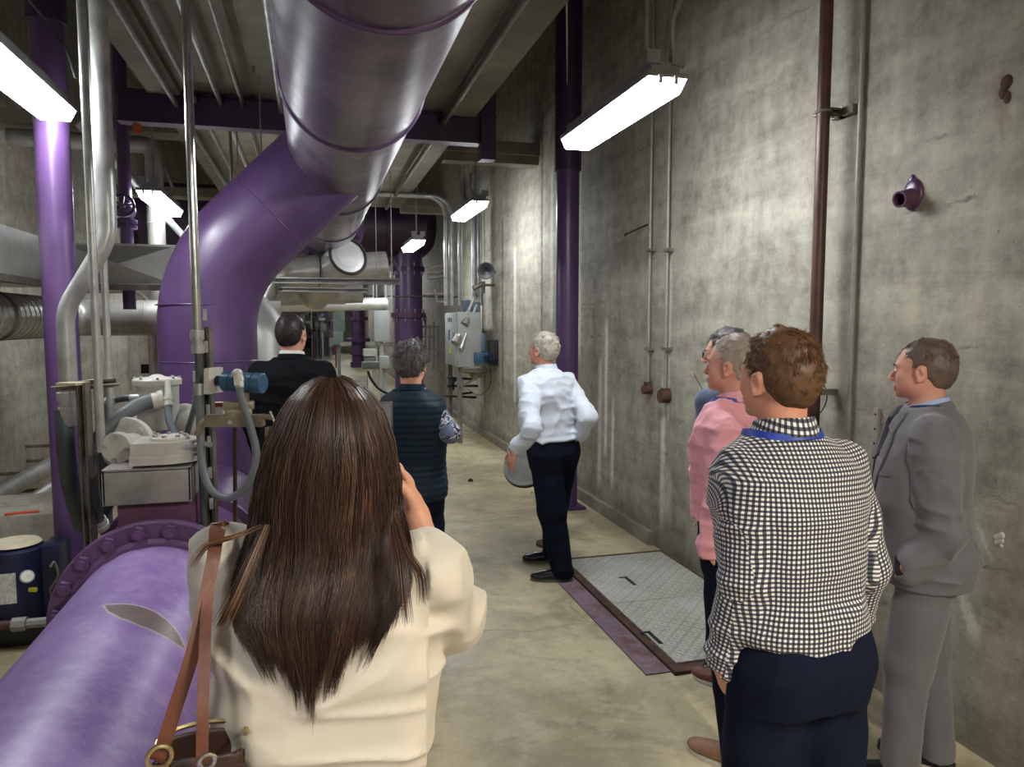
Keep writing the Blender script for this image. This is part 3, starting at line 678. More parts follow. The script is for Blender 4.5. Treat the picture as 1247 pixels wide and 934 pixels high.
sh_ = Vector((.17, -.18, 0)); gc = at(33, 702, 3.88)-sh_; gd = (Vector((0, 0, EYE))-gc).normalized()
gg = part('gauge', MB().lathe(gc, gd, [(-.03, .03), (0, .034), (.02, .034), (.022, .028), (.022, 0)], 28), 'steel', u)
part('dial', MB().cyl(gc+gd*.022, gc+gd*.0235, .027, n=24), 'glasspane', gg)
part('needle', MB().bar(gc+gd*.0245-Vector((.012, 0, .012)), gc+gd*.0245+Vector((.008, 0, .008)), .003, .001), 'black', gg)
part('yellow_valve', MB().cyl(at(36, 718, 3.90)-sh_, at(44, 718, 3.90)-sh_, .012, n=12), 'yellow', u)
part('drain_pipe', MB().cyl((-2.6, 4.66, .14), (-1.74, 4.66, .14), .028, n=18), 'brown_pipe', u)
part('union', MB().cyl((-1.77, 4.66, .14), (-1.70, 4.66, .14), .04, n=8), 'steel_dull', u); part('union', MB().cyl((-1.70, 4.66, .14), (-1.60, 4.66, .14), .028, n=8), 'steel_dull', u)
part('hose', MB().sweep(spline([(-1.60, 4.74, .42), (-1.585, 4.76, .44), (-1.57, 4.76, .36), (-1.61, 4.76, .28), (-1.58, 4.76, .22)]), .008, 8), 'strut', u)
part('sump', MB().box((-2.3, 4.7, 0), (-1.56, 5.0, .11), bev=.01), 'black', u)
u.location.x += .17; u.location.y -= .18
solo('copper_shard', MB().box((-1.84, 5.12, .602), (-1.66, 5.16, .612), .2), 'orange', 'thin orange strip lying on the concrete plinth block', 'strip')
# purple riser with handwheel valve behind, silver riser and its header
a = at(152, 230, 6.6)
t = thing('handwheel_valve_riser', 'slim purple riser with a handwheel valve behind the left strip light', 'valve', (a.x, a.y, 2.3))
part('riser', MB().cyl((a.x, a.y, 1.9), (a.x, a.y, 5.9), .055, n=24), 'purple', t)
hw = at(149, 250, 6.45); fd = Vector((.15, -1, -.05)).normalized()
m = MB(); m.torus(hw, fd, .09, .014, 36, 8)
for i in range(5):
    q = fd.orthogonal().normalized(); q = Matrix.Rotation(2*PI*i/5, 3, fd)@q; m.bar(hw, hw+q*.09, .016, .016)
m.cyl(hw-fd*.16, hw+fd*.03, .018, n=12); part('handwheel', m, 'purple', t)
m = MB(); z = at(157, 268, 6.5).z; m.lathe((a.x, a.y, z-.06), (0, 0, 1), [(0, .06), (0, .09), (.03, .09), (.03, .07), (.05, .07), (.05, .09), (.08, .09), (.08, .06)], 24); m.ball((a.x, a.y, z+.10), .085); part('valve_body', m, 'purple', t)
part('tag', MB().box(at(167, 150, 6.2)-Vector((.035, .003, .08)), at(167, 150, 6.2)+Vector((.035, .003, .08)), .3), 'orange', t, 'orange tag on the riser')
a = at(189, 240, 7.6)
t = thing('silver_riser', 'silver jacketed vertical pipe with a horizontal elbow behind the left strip light', 'pipe', (a.x, a.y, 1.8))
zt = at(187, 178, 7.6).z
part('tube', MB().sweep(bend([(a.x, a.y, .05), (a.x, a.y, zt), (a.x-1.3, a.y, zt)], .12, 10), .085, 32), 'alu', t)
for z in (zt-.2, 2.8, 2.2): part('band', MB().torus((a.x, a.y, z), (0, 0, 1), .086, .006, 30, 6), 'steel', t)
solo('diagonal_pipe', MB().cyl(at(95, 150, 7.0), at(235, 300, 7.9), .035, n=16), 'steel', 'slim bright pipe slanting down behind the conduits to the purple elbow', 'pipe')
solo('wall_conduit', MB().sweep(bend([at(92, 355, 8.5), at(168, 355, 8.5), at(183, 368, 8.5), at(186, 470, 8.5)], .2, 8), .02, 10), 'steel_dull', 'thin conduit bending down above the round duct', 'conduit')
solo('grey_standpipe', MB().cyl(onz(188, 520, 0), onz(188, 520, 0)+Vector((0, 0, 2.0)), .05, n=20), 'steel_dull', 'grey standpipe between the round duct and the floor beside the purple riser', 'pipe')
solo('black_outlet', MB().box(at(177, 449, 8)-Vector((.04, .03, .05)), at(177, 449, 8)+Vector((.04, .03, .05)), bev=.006), 'black', 'small black box on the conduit beside the purple riser', 'box')
# ------------------------------------------------------------------ overhead steel and slab conduits
t = thing('cross_beam', 'dark purple steel beam crossing below the concrete slab', 'beam', (.1, 6.85, 3.44))
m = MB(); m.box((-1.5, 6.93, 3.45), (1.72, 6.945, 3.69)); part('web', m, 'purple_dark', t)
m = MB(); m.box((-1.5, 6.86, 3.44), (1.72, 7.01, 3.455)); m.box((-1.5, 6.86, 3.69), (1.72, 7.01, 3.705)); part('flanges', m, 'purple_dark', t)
solo('hanger_column', MB().bar((1.64, 6.93, 3.3), (1.64, 6.93, 4.6), .14, .14, (0, 1, 0)), 'purple_dark', 'short dark purple hanger post at the right end of the cross beam', 'post')
for i, (x, r, mt, lab) in enumerate(((-1.05, .022, 'steel_dull', 'leftmost dull conduit along the slab soffit'), (-.90, .018, 'steel_dull', 'second conduit from the left along the slab soffit'), (-.70, .020, 'steel', 'bright conduit along the slab soffit'), (-.52, .02, 'strut', 'brown grey conduit along the slab soffit'), (1.22, .025, 'strut', 'dark conduit along the right edge of the slab soffit'))):
    zz = 3.64 if abs(x) > 1 else 3.68
    solo('ceiling_conduit', MB().cyl((x, -1, zz-.03), (x, 12.2, zz-.03), r, n=12), mt, lab, 'conduit', 'conduits on the slab soffit')
solo('ceiling_conduit', MB().cyl((-.20, -1, 3.62), (-.20, 7, 3.62), .028, n=14), 'steel', 'pale conduit on the slab hugging the left flank of the huge pipe', 'conduit', 'conduits on the slab soffit')
for (px, py0, py1, d, r, lab) in ((315, 70, 330, 5.6, .006, 'rod left of the huge pipe'), (279, 118, 300, 7.0, .015, 'stub below the cross beam left of the huge pipe'), (287, 118, 200, 7.1, .006, 'thin rod through the cross beam'), (457, 240, 330, 9.0, .005, 'rod right of the huge pipe'), (475, 190, 345, 9.2, .006, 'long rod beside the small distant light'), (566, 170, 240, 9.4, .006, 'rod over the second right light'), (573, 120, 240, 9.2, .01, 'conduit over the second right light')):
    a, b = at(px, py0, d), at(px, py1, d); solo('hanger_rod', MB().cyl((a.x, a.y, min(b.z, a.z)), (a.x, a.y, 3.66), r, n=8), 'strut', 'thin %s' % lab, 'rod', 'hanger rods')
for (px, py, d) in ((180, 85, 6.7), (196, 95, 6.9), (570, 122, 7.0), (308, 70, 5.6)):
    c = at(px, py, d); m = MB(); m.box(c-Vector((.06, .05, .06)), c+Vector((.05, .05, .03)), .4, bev=.01); m.cyl(c+Vector((0, 0, -.12)), c+Vector((0, 0, .2)), .012, n=8); solo('beam_clamp', m, 'strut', {180: 'cluster of fittings under the slab at its left edge', 196: 'clamp left of the cross beam by the orange tag', 570: 'dark clamp at the right end of the cross beam', 308: 'small black clamp on the slab left of the huge pipe'}[px], 'clamp')
solo('slack_cable', MB().sweep(spline([at(178, 60, 6.7), at(182, 110, 6.8), at(181, 150, 6.8), at(195, 190, 6.9), at(210, 228, 7.0)]), .014, 8), 'strut', 'slack grey cable dropping past the cross beam to the left strip light', 'cable')
for (px, py0, py1) in ((690, 8, 100), (686, 3, 20), (712, 0, 15)):
    a, b = at(px, py0, 4.4), at(px, py1, 4.4); solo('lime_drip', MB().sweep([(a.x, a.y, 3.68), (a.x+.004, a.y, (3.68+b.z)/2), (a.x+.006, a.y, b.z)], [.006, .004, .0015], 6), 'lid_paint', {690: 'long white lime straw hanging at the slab edge', 686: 'short white lime straw at the slab edge', 712: 'short white lime straw right of the slab edge'}[px], 'drip') if px == 690 else None

# ------------------------------------------------------------------ silver ducts beyond the riser
t = thing('round_duct_stub', 'round insulated duct with a pale capped end pointing up the aisle', 'duct', at(424, 312, 9.0))
c = at(424, 312, 9.0); dd = (c-Vector((0, 0, EYE))).normalized(); dd = Vector((-.35, 1, -.35)).normalized()
part('shell', MB().cyl(c, c+dd*1.3, .235, n=44), 'alu', t)
part('dark_rim', MB().torus(c, dd, .228, .02, 44, 8), 'rubber', t)
part('end_cap', MB().lathe(c+dd*.01, -dd, [(0, .21), (.01, .21), (.012, .15), (.016, .15), (.018, .0)], 12), 'duct', t, 'pale faceted end cap')
part('side_branch', MB().cyl(c+dd*.4, c+dd*.4+Vector((.42, 0, .02)), .09, n=20), 'steel_dull', t)
c0 = at(322, 360, 9.3)
t = thing('insulated_duct', 'silver insulated duct bending down behind the purple riser to the floor', 'duct', (c0.x, c0.y, .2))
part('horizontal_run', MB().sweep(bend([at(300, 440, 8.6), at(312, 350, 8.9), at(345, 332, 9.2), at(470, 325, 9.6)], .5, 12), .20, 40), 'alu', t)
for px, py in ((358, 330), (388, 328), (412, 328)): part('band', MB().torus(at(px, py, 9.3), (1, .1, 0), .202, .01, 40, 6), 'rubber', t)
t = thing('insulated_elbow', 'fat pale insulated elbow low behind the man in the black jacket', 'duct', (.0, 6.6, .8))
part('elbow', MB().sweep(bend([at(300, 380, 7.2), at(322, 410, 7.2), at(330, 520, 7.2)], .2, 3), .24, 20), 'duct', t)
t = thing('lower_duct', 'flat silver duct run crossing below the channel rail in the distance', 'duct', at(380, 358, 10.5))
part('run', MB().sweep([at(330, 355, 10.2), at(440, 352, 10.6)], .22, 30, flat=(1, .8)), 'alu', t)
part('lower_run', MB().sweep([at(340, 372, 11.2), at(470, 370, 12)], .10, 20), 'duct', t)
for (a, b, w, lab) in ((at(318, 341, 8.2), at(486, 343, 8.2), .07, 'long pale channel rail under the capped duct stub'), (at(330, 352, 9.0), at(447, 354, 9.0), .06, 'second channel rail just below the long one'), (at(345, 366, 11), at(420, 367, 11), .09, 'farthest short channel rail')):
    solo('channel_rail', MB().ubar(a, b, w, w, .004, (0, -1, 0)), 'steel_dull', lab, 'rail', 'channel rails')
solo('hanger_rod', MB().cyl(at(336, 317, 8.2), at(336, 365, 8.2), .005, n=8), 'black', 'thin black rod at the left end of the long channel rail', 'rod')
# ------------------------------------------------------------------ far header and risers
HX, HY, HZ = .8, 14.9, 3.70
t = thing('dark_header', 'huge dark purple header pipe crossing high at the back', 'pipe', (HX, HY, HZ))
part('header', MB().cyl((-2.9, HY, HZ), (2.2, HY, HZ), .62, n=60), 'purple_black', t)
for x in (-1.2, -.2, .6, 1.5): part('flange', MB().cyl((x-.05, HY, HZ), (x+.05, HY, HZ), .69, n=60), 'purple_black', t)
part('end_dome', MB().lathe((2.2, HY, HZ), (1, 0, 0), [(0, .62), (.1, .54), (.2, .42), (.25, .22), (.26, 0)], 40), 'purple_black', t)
rp = onz(497, 482, 0); rx, ry = HX+.72, HY-.1
rx = ony(497, 350, ry).x
m = MB(); m.cyl((rx, ry, 0), (rx, ry, HZ-.3), .28, n=40); part('riser', m, 'purple', t)
for px, r in ((328, .33), (384, .345), (306, .29)):
    z = ony(497, px, ry).z; f = part('riser_flange', MB().cyl((rx, ry, z-.045), (rx, ry, z+.045), r, n=40), 'purple_deep' if px != 384 else 'purple_rust', t)
    if px != 306:
        for i in range(10):
            a = 2*PI*i/10; part('bolt', MB().cyl((rx+(r-.04)*math.cos(a), ry+(r-.04)*math.sin(a), z-.12), (rx+(r-.04)*math.cos(a), ry+(r-.04)*math.sin(a), z+.12), .014, n=6), 'steel_dull', f)
part('drain_cock', MB().ball(ony(503, 360, ry-.3), .045), 'purple', t)
def floorpipe(px, pyb, w, h, lab, fl, mat='purple_deep', cat='pipe', top=None):
    b = onz(px, pyb, 0); d = (b.y*math.cos(YAW)+b.x*math.sin(YAW)); r = w*d/FPX/2
    t = thing('purple_standpipe', lab, cat, b, 'purple standpipes in the distance')
    zt = h if top is None else ony(px, top, b.y).z
    part('shaft', MB().cyl(b, b+Vector((0, 0, zt)), r, n=28), mat, t)
    for py, k in fl:
        z = ony(px, py, b.y).z; part('flange', MB().cyl((b.x, b.y, z-r*.25), (b.x, b.y, z+r*.25), r*k, n=28), mat, t)
    part('foot', MB().cyl(b, b+Vector((0, 0, r*.8)), r*1.25, n=28), mat, t)
    return t
floorpipe(437, 447, 16, 3, 'dark purple standpipe with three flanges beside the grey panel', ((388, 1.5), (414, 1.75), (430, 1.3)), top=356)
floorpipe(340, 440, 9, 3, 'slender purple standpipe seen left of the dark haired man', ((395, 1.5),), 'purple', top=362)
floorpipe(400, 433, 9, 3, 'faint purple pipe at the far end of the aisle, left one', ((390, 1.4), (405, 1.4)), 'purple', top=370)
floorpipe(406, 432, 5, 3, 'faint purple pipe at the far end of the aisle, right one', ((392, 1.4),), 'purple', top=372)
# far clutter: cabinets, panels, boxes, lights
def farbox(name, px0, py0, px1, py1, Y, mat, label, cat, dep=.4, bev=.01, group=None, foot=True):
    a = ony(px0, py1, Y); b = ony(px1, py0, Y); m = MB().box((a.x, Y, a.z), (b.x, Y+dep, b.z), bev=bev)
    if foot and a.z > .05: m.box(((a.x+b.x)/2-.03, Y+dep*.4, 0), ((a.x+b.x)/2+.03, Y+dep*.4+.06, a.z+.01))
    return solo(name, m, mat, label, cat, group)
farbox('equipment_cabinet', 406, 376, 420, 404, 22, 'greenbox', 'tall grey green panel in the distance beside the red stand', 'panel')
farbox('motor_box', 406, 404, 418, 420, 21, 'greenbox', 'stubby grey green motor below the tall grey green panel', 'motor')
farbox('control_box', 456, 378, 474, 416, 13, 'cab', 'square grey control box on a post left of the far purple riser', 'box', .2)
farbox('instrument_box', 443, 425, 458, 434, 11, 'lid_paint', 'flat topped white instrument by the standpipe', 'instrument', .2)
farbox('meter_case', 444, 434, 456, 447, 11.03, 'greenbox', 'grey instrument body under the flat white top', 'instrument', .15)
farbox('pump_casing', 463, 434, 474, 449, 12, 'cab', 'small grey pump casing left of the woman in the vest', 'pump', .3)
farbox('dark_tank', 362, 412, 396, 424, 41, 'black', 'low dark machinery at the end of the aisle', 'machinery', 1.0)
rr_ = random.Random(5)
for k in range(46):
    px = rr_.uniform(348, 404); py = rr_.uniform(372, 418); w_ = rr_.uniform(1.5, 5); h_ = rr_.uniform(1.5, 6)
    farbox('machine_part', px-w_, py-h_, px+w_, py+h_, rr_.uniform(36, 44.5), rr_.choice(['greenbox', 'steel_dull', 'cab', 'rubber', 'black', 'greenbox', 'purple_deep', 'strut', 'lid_paint']), 'one of the small machine pieces crowding the end of the aisle', 'machine', .5, group='machine clutter at the end of the aisle')
for (px, py, w, Y, mt, l) in ((352, 385, 3, 34, 'blue_tx', 'small blue motor far down the aisle'), (357, 392, 2.5, 34, 'steel', 'small bright fitting far down the aisle, left one'), (386, 395, 2.5, 38, 'lid_paint', 'small pale box at the aisle end, lower one'), (379, 372, 2.5, 38, 'lid_paint', 'small pale lamp at the aisle end'), (408, 368, 3, 30, 'red', 'small red sign at the aisle end'), (382, 404, 3, 38, 'red', 'small red valve at the aisle end')):
    farbox('far_fitting', px-w, py-w, px+w, py+w, Y, mt, l, 'fitting', .2, group='small fittings far down the aisle')
t = thing('red_stand', 'red splayed steel stand far down the aisle', 'stand', onz(403, 432, 0))
for (x0, x1) in ((397, 402), (404, 402), (407, 404)):
    a = onz(x0, 432, 0); b = ony(x1, 402, a.y); part('leg', MB().bar(a, b, .09, .09, (0, 1, 0)), 'red', t)
a = onz(400, 430, 0); part('rail', MB().bar(ony(398, 412, a.y), ony(407, 412, a.y), .06, .06), 'red', t)
# wall end by the far riser: upright conduits
for px, y0, y1, d, r, lab in ((455, 320, 380, 12.8, .015, 'left one above the square control box'), (459, 320, 380, 12.8, .012, 'second one above the square control box'), (470, 322, 380, 12.9, .03, 'thick one above the square control box'), (477, 330, 380, 13, .018, 'right one above the square control box'), (459, 416, 470, 13, .02, 'post under the square control box')):
    a, b = at(px, y0, d), at(px, y1, d); solo('upright_conduit', MB().cyl(b, Vector((b.x, b.y, a.z)), r, n=12), 'steel', 'pale upright conduit, %s' % lab, 'conduit', 'upright conduits by the control box')
solo('pale_handrail', MB().cyl(at(415, 419, 16), at(428, 419, 16), .05, n=12).cyl(at(446, 419, 16), at(480, 419, 16), .05, n=12), 'lid_paint', 'pale horizontal pipe passing behind the dark standpipe', 'pipe')
solo('back_conduit', MB().cyl((.9, 13.2, ony(500, 361, 13.2).z), (XR, 13.2, ony(500, 361, 13.2).z), .012, n=8), 'black', 'thin dark pipe strung level across the back', 'pipe')
floor_line = MB().box((-2.9, 29, 0), (-.6, 29.4, .5)); solo('low_pedestal', floor_line, 'wall2', 'low concrete pedestal far on the left', 'plinth')
solo('black_hose', MB().sweep(spline([at(448, 452, 8), at(452, 462, 8), at(462, 474, 8), at(475, 480, 8), at(490, 484, 8)]), .014, 8), 'black', 'black hose curving down from the white instrument behind the woman in the vest', 'hose')
m = MB().box(at(451, 446, 8)-Vector((.09, .08, .03)), at(451, 446, 8)+Vector((.09, .08, .05)), bev=.02); solo('hose_box', m, 'greenbox', 'grey box where the black hose starts', 'box')

# ------------------------------------------------------------------ right wall: cabinet, conduits, horn and devices
t = thing('control_cabinet', 'tall grey steel control cabinet on a channel stand against the right wall', 'cabinet', (2.2, 11.6, 1.0))
a, b = at(538, 447, 12.2), at(556, 372, 12.2)
cx0 = onx(540, 400, 2.10); Y0 = 10.6
zt, zb = ony(560, 380, Y0).z, ony(575, 447, Y0).z
x0c = ony(557, 400, Y0).x; x1c = ony(586, 400, Y0).x
part('case', MB().box((x0c, Y0, zb), (x1c, Y0+.95, zt), bev=.012), 'cab', t)
part('door', MB().box((x0c-.02, Y0+.03, zb+.02), (x0c, Y0+.92, zt-.02), bev=.005), 'cab', t)
for k in range(3): part('vent_slot', MB().box((x0c-.024, Y0+.35+k*.12, zt-.14), (x0c-.02, Y0+.41+k*.12, zt-.08)), 'black', t)
part('blue_label', MB().box((x0c-.024, Y0+.5, zt-.42), (x0c-.02, Y0+.62, zt-.26)), simple('label_blue', (52, 84, 150)), t)
part('yellow_label', MB().box((x0c-.024, Y0+.4, zt-.62), (x0c-.02, Y0+.52, zt-.52)), 'yellow', t)
part('handle', MB().cyl((x0c-.035, Y0+.12, zb+.35), (x0c-.035, Y0+.12, zb+.5), .01, n=10), 'chrome', t)
for x, y in ((x0c+.04, Y0+.06), (x0c+.04, Y0+.85)):
    part('stand_leg', MB().ubar((x, y, 0), (x, y, zb), .07, .05, .005, (0, -1, 0)), 'steel_dull', t)
part('stand_arm', MB().bar((x0c+.04, Y0+.06, zb-.05), (XR, Y0+.06, zb-.05), .06, .05).bar((x0c+.04, Y0+.06, zb-.3), (XR-.1, Y0+.06, zb-.08), .03, .03), 'strut', t)
top = MB(); c = Vector((x0c+.12, Y0+.15, zt)); top.box(c, c+Vector((.10, .14, .18)), bev=.01); top.box(c+Vector((.14, 0, 0)), c+Vector((.26, .14, .15)), bev=.01); solo('top_box', top, 'blue_grey', 'pair of small boxes on top of the control cabinet', 'box')
Yc = 10.9
runs = [(541, 570, 240), (548, 580, 238), (558, 590, 236)]
for px, r, pyt, lab in ((543.5, .034, 240, 'leftmost thick conduit bending over above the cabinet'), (550, .036, 240, 'second thick conduit bending over above the control cabinet'), (559.5, .02, 250, 'slim conduit third from the left above the control cabinet'), (563, .018, 262, 'slim conduit fourth from the left above the control cabinet'), (578, .034, 270, 'thick conduit nearest the wall running down to the junction sleeves'), (582, .03, 275, 'conduit tight to the wall corner'), (586, .018, 262, 'slim conduit hugging the wall corner behind the horn')):
    b = ony(px, 372, Yc); a = ony(px, pyt, Yc)
    if px < 555: pts = bend([b, Vector((b.x, b.y, a.z)), Vector((-.2, Yc, a.z))], .32, 10)
    elif px == 578:
        e = ony(556, 415, Yc-.3); pts = bend([e, ony(577, 363, Yc-.1), Vector((ony(577, 345, Yc).x, Yc, ony(577, 345, Yc).z)), Vector((ony(577, 345, Yc).x, Yc, 4.2))], .25, 8)
    elif px == 582:
        pts = bend([ony(561, 425, Yc-.35), ony(582, 366, Yc-.1), Vector((ony(582, 350, Yc).x, Yc, ony(582, 350, Yc).z)), Vector((ony(582, 350, Yc).x, Yc, 4.2))], .25, 8)
    else: pts = [b, Vector((b.x, b.y, max(a.z, 3.4)))]
    solo('upright_conduit', MB().sweep(pts, r, 16), 'steel', lab, 'conduit', 'upright conduits above the control cabinet')
for (a, b, l) in (((572, 382), (565, 396), 'upper'), ((563, 402), (554, 418), 'lower')):
    solo('junction_sleeve', MB().cyl(ony(*a, Yc-.2), ony(*b, Yc-.3), .062, n=20), 'steel_dull', '%s grey sleeve on the slanting conduits at the cabinet' % l, 'sleeve')
t = thing('wall_horn', 'round black horn speaker bracketed to the right wall near the corner', 'horn', onx(600, 330, XR))
c = onx(592, 330, 2.38); part('bell', MB().lathe(c, (-.3, -1, 0), [(-.12, .05), (-.05, .07), (0, .115), (.02, .12), (.02, .10), (0, .05), (-.02, 0)], 36), 'black', t)
part('bracket', MB().bar(c+Vector((.05, .06, 0)), (XR, c.y+.06, c.z), .03, .05), 'steel_dull', t)
c = onx(586, 347, 2.42); m = MB(); m.cyl(c+Vector((-.12, 0, -.06)), c+Vector((.02, 0, .02)), .035, n=14); m.cyl(c+Vector((.03, 0, .05)), c+Vector((.03, 0, -.12)), .028, n=12); m.cyl(c+Vector((.0, 0, .0)), c+Vector((XR-c.x, 0, 0)), .02, n=10); solo('siphon_fitting', m, 'strut', 'dark elbowed fitting on the wall just below the horn', 'fitting')
solo('wall_cable', MB().sweep(spline([onx(588, 356, 2.55), onx(588, 405, 2.55)]), .008, 8), 'black', 'thin black cable below the elbowed fitting', 'cable')
t = thing('sampler', 'blue grey wall device with an upright canister beside the corner of the right wall', 'sampler', onx(592, 435, XR))
c = onx(588, 417, 2.45); part('canister', MB().lathe((c.x, c.y, c.z-.13), (0, 0, 1), [(0, .055), (0, .06), (.24, .06), (.26, .05), (.265, 0)], 28), 'blue_grey', t)
c = onx(585, 435, 2.40); part('body', MB().box(c-Vector((.10, .12, .09)), c+Vector((.10, .12, .07)), bev=.012), 'blue_tx', t)
c = onx(598, 435, 2.52); part('side_knob', MB().cyl(c+Vector((0, -.1, 0)), c+Vector((0, .1, 0)), .05, n=18).box(c-Vector((.1, .03, .03)), c+Vector((.1, .03, .03))), 'blue_dark', t)
part('mount', MB().box((2.5, c.y-.05, c.z-.12), (XR, c.y+.15, c.z+.25), bev=.01), 'rubber', t)
part('looping_wire', MB().sweep(spline([(2.5, c.y, c.z-.1), (2.52, c.y+.05, c.z-.4), (2.45, c.y+.5, c.z-.6), (2.40, c.y+1.2, c.z-.55)]), .006, 6), 'black', t)
solo('wall_pipe_stub', MB().cyl(onx(560, 452, 2.3), onx(576, 457, 2.45), .05, n=20).cyl(onx(576, 457, 2.45), (XR, onx(576, 457, 2.45).y, onx(576, 457, 2.45).z), .045, n=16), 'ply', 'pale capped pipe end below the control cabinet', 'pipe')
m = MB()
for (a, b) in (((545, 460), (580, 462)), ((545, 470), (582, 470)), ((545, 472), (560, 458)), ((552, 475), (552, 462)), ((560, 480), (575, 478)), ((540, 482), (580, 484))): m.cyl(ony(*a, 11.2), ony(*b, 11.2), .018, n=8)
solo('pipe_bracket_rack', m, 'black', 'tangle of dark pipe brackets under the control cabinet', 'bracket')
m = MB()
for (a, b) in (((520, 327), (543, 323)), ((520, 333), (543, 330)), ((520, 339), (543, 336)), ((515, 358), (543, 358)), ((529, 352), (533, 368)), ((530, 368), (545, 368))): m.cyl(ony(*a, 13.0), ony(*b, 13.0), .028, n=8)
solo('small_bore_piping', m, 'strut', 'rack of dark small bore piping right of the far purple riser', 'pipe')
m = MB()
for px, y0, y1 in ((505, 385, 412), (511, 385, 420), (518, 384, 430), (523, 395, 440), (528, 392, 450), (533, 400, 452)): m.cyl(ony(px, y0, 15), ony(px, y1, 15), .025, n=8)
for y, in ((398,), (410,), (425,)): m.cyl(ony(512, y, 15), ony(535, y, 15), .02, n=8)
solo('gauge_piping', m, 'steel_dull', 'upright gauge tubes between the far riser and the control cabinet', 'pipe')

# ------------------------------------------------------------------ right wall fittings near the camera
rc = at(691, 400, 7.05); RCX, RCY = 2.42, rc.y
t = thing('purple_column', 'glossy purple pipe column standing against the right wall', 'column', (RCX, RCY, 0))
RCX = ony(690.5, 400, RCY).x
part('shaft', MB().cyl((RCX, RCY, 0), (RCX, RCY, 3.2), .108, n=48), 'purple', t)
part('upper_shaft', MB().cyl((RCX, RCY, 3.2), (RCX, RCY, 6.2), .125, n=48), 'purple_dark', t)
part('foot_plate', MB().box((RCX-.18, RCY-.18, 0), (RCX+.14, RCY+.18, .025)), 'purple_deep', t)
for (px, pyb, lab, lab2) in ((793, 470, 'left one of the two slim conduits down the right wall', 'left'), (814, 478, 'right one of the two slim conduits down the right wall', 'right')):
    b = onx(px-4, pyb, XR-.03)
    t = thing('wall_conduit', 'grey conduit ending in a rusty box, %s' % lab.replace('two slim conduits down the right wall', 'wall pair'), 'conduit', b, 'slim conduits on the right wall')
    y0 = b.y; ytop = onx(px+1, 150, XR-.03).y
    part('tube', MB().cyl((XR-.03, y0, b.z), (XR-.03, (y0+ytop)/2, 4.6), .0135, n=14), 'steel_dull', t)
    for py in (305, 425):
        c = onx(px-2, py, XR-.03); part('strap', MB().box((XR-.05, y0-.045, c.z-.012), (XR, y0+.035, c.z+.012)), 'strut', t)
    w = .035 if lab2 == 'left' else .05
    part('end_box', MB().cyl((XR-.075, y0, b.z-.03), (XR, y0, b.z-.03), w, n=20).box((XR-.06, y0-w*.6, b.z-.05), (XR, y0+w*.6, b.z+.035), bev=.008), 'rust', t, 'rusted round conduit box')
a, b = onx(992, 490, XR-.13), onx(1006, 0, XR-.13)
t = thing('brown_wall_pipe', 'tall brown painted pipe standing off the right wall behind the checked shirt', 'pipe', (XR-.13, a.y, 0))
yy = (a.y+b.y)/2
part('tube', MB().cyl((XR-.13, yy, 1.0), (XR-.13, yy, 6.1), .032, n=28), 'brown_pipe', t)
part('lower_tube', MB().lathe((XR-.13, yy, .02), (0, 0, 1), [(0, .03), (.9, .03), (.9, .04), (1.05, .04), (1.05, .034)], 24), 'brown_pipe', t)
for py in (134,):
    c = onx(1008, py, XR-.13); m = MB(); m.torus((XR-.13, yy, c.z), (0, 0, 1), .034, .008, 28, 8); m.ubar((XR-.10, yy-.0, c.z), (XR, yy-.0, c.z), .04, .04, .004, (0, -1, 0)); m.bar((XR-.02, yy-.1, c.z), (XR-.02, yy+.06, c.z), .04, .04); m.hexa((XR-.13, yy+.035, c.z), (0, 1, 0), .012, .03); part('wall_clamp', m, 'strut', t)
part('low_clamp', MB().torus((XR-.13, yy, onx(993, 478, XR-.13).z), (0, 0, 1), .036, .01, 28, 8).bar((XR-.1, yy, onx(993, 478, XR-.13).z), (XR, yy, onx(993, 478, XR-.13).z), .03, .03), 'strut', t)
solo('wall_conduit', MB().cyl((XR-.02, yy-.13, 1.15), (XR-.02, yy-.13, 5.9), .012, n=12), 'steel_dull', 'slim grey conduit flat on the wall right of the brown pipe', 'conduit')
solo('looped_wire', MB().sweep(spline([onx(996, 460, XR-.04), onx(1004, 470, XR-.04), onx(1007, 485, XR-.04), onx(1001, 500, XR-.04), onx(994, 506, XR-.04)]), .003, 6), 'black', 'thin black wire loop by the brown pipe', 'wire')
a, b = onx(761, 286, XR-.10), onx(789, 273, XR)
solo('wall_hook', MB().sweep([a+Vector((0, -.03, .012)), a+Vector((0, -.02, -.005)), a+Vector((0, 0, -.008)), a, b], .006, 8), 'black', 'bent black rod hook sticking out left of the slim conduits', 'hook')
c = onx(1113, 240, XR)
t = thing('wall_pipe_stub', 'cut purple pipe stub poking out of the right wall above the man in grey', 'pipe', c)
d = Vector((-1, -.15, -.18)).normalized(); m = MB()
m.lathe(c-d*.02, d, [(0, .045), (.10, .036), (.115, .036), (.115, .028), (.05, .026), (.05, 0)], 24); part('stub', m, 'purple_rust', t)
m = MB(); m.ball(c+Vector((-.008, 0, .01)), .06, sc=(.35, .9, 1.2)); m.ball(c+Vector((-.005, .01, .06)), .03, sc=(.4, .7, 1.4)); part('paint_collar', m, 'purple_deep', t)
c0, c1 = onx(1068, 497, XR-.012), onx(1068, 556, XR-.012)
t = thing('slotted_strip', 'upright perforated steel strip fixed to the right wall beside the man in grey', 'strip', c1)
part('strip', MB().box((XR-.02, c0.y-.014, c1.z-.15), (XR, c0.y+.014, c0.z), bev=.002), 'steel_dull', t)
for k in range(5): part('slot_hole', MB().cyl((XR-.0215, c0.y, c0.z-.03-k*.07), (XR-.019, c0.y, c0.z-.03-k*.07), .006, n=12), 'black', t)
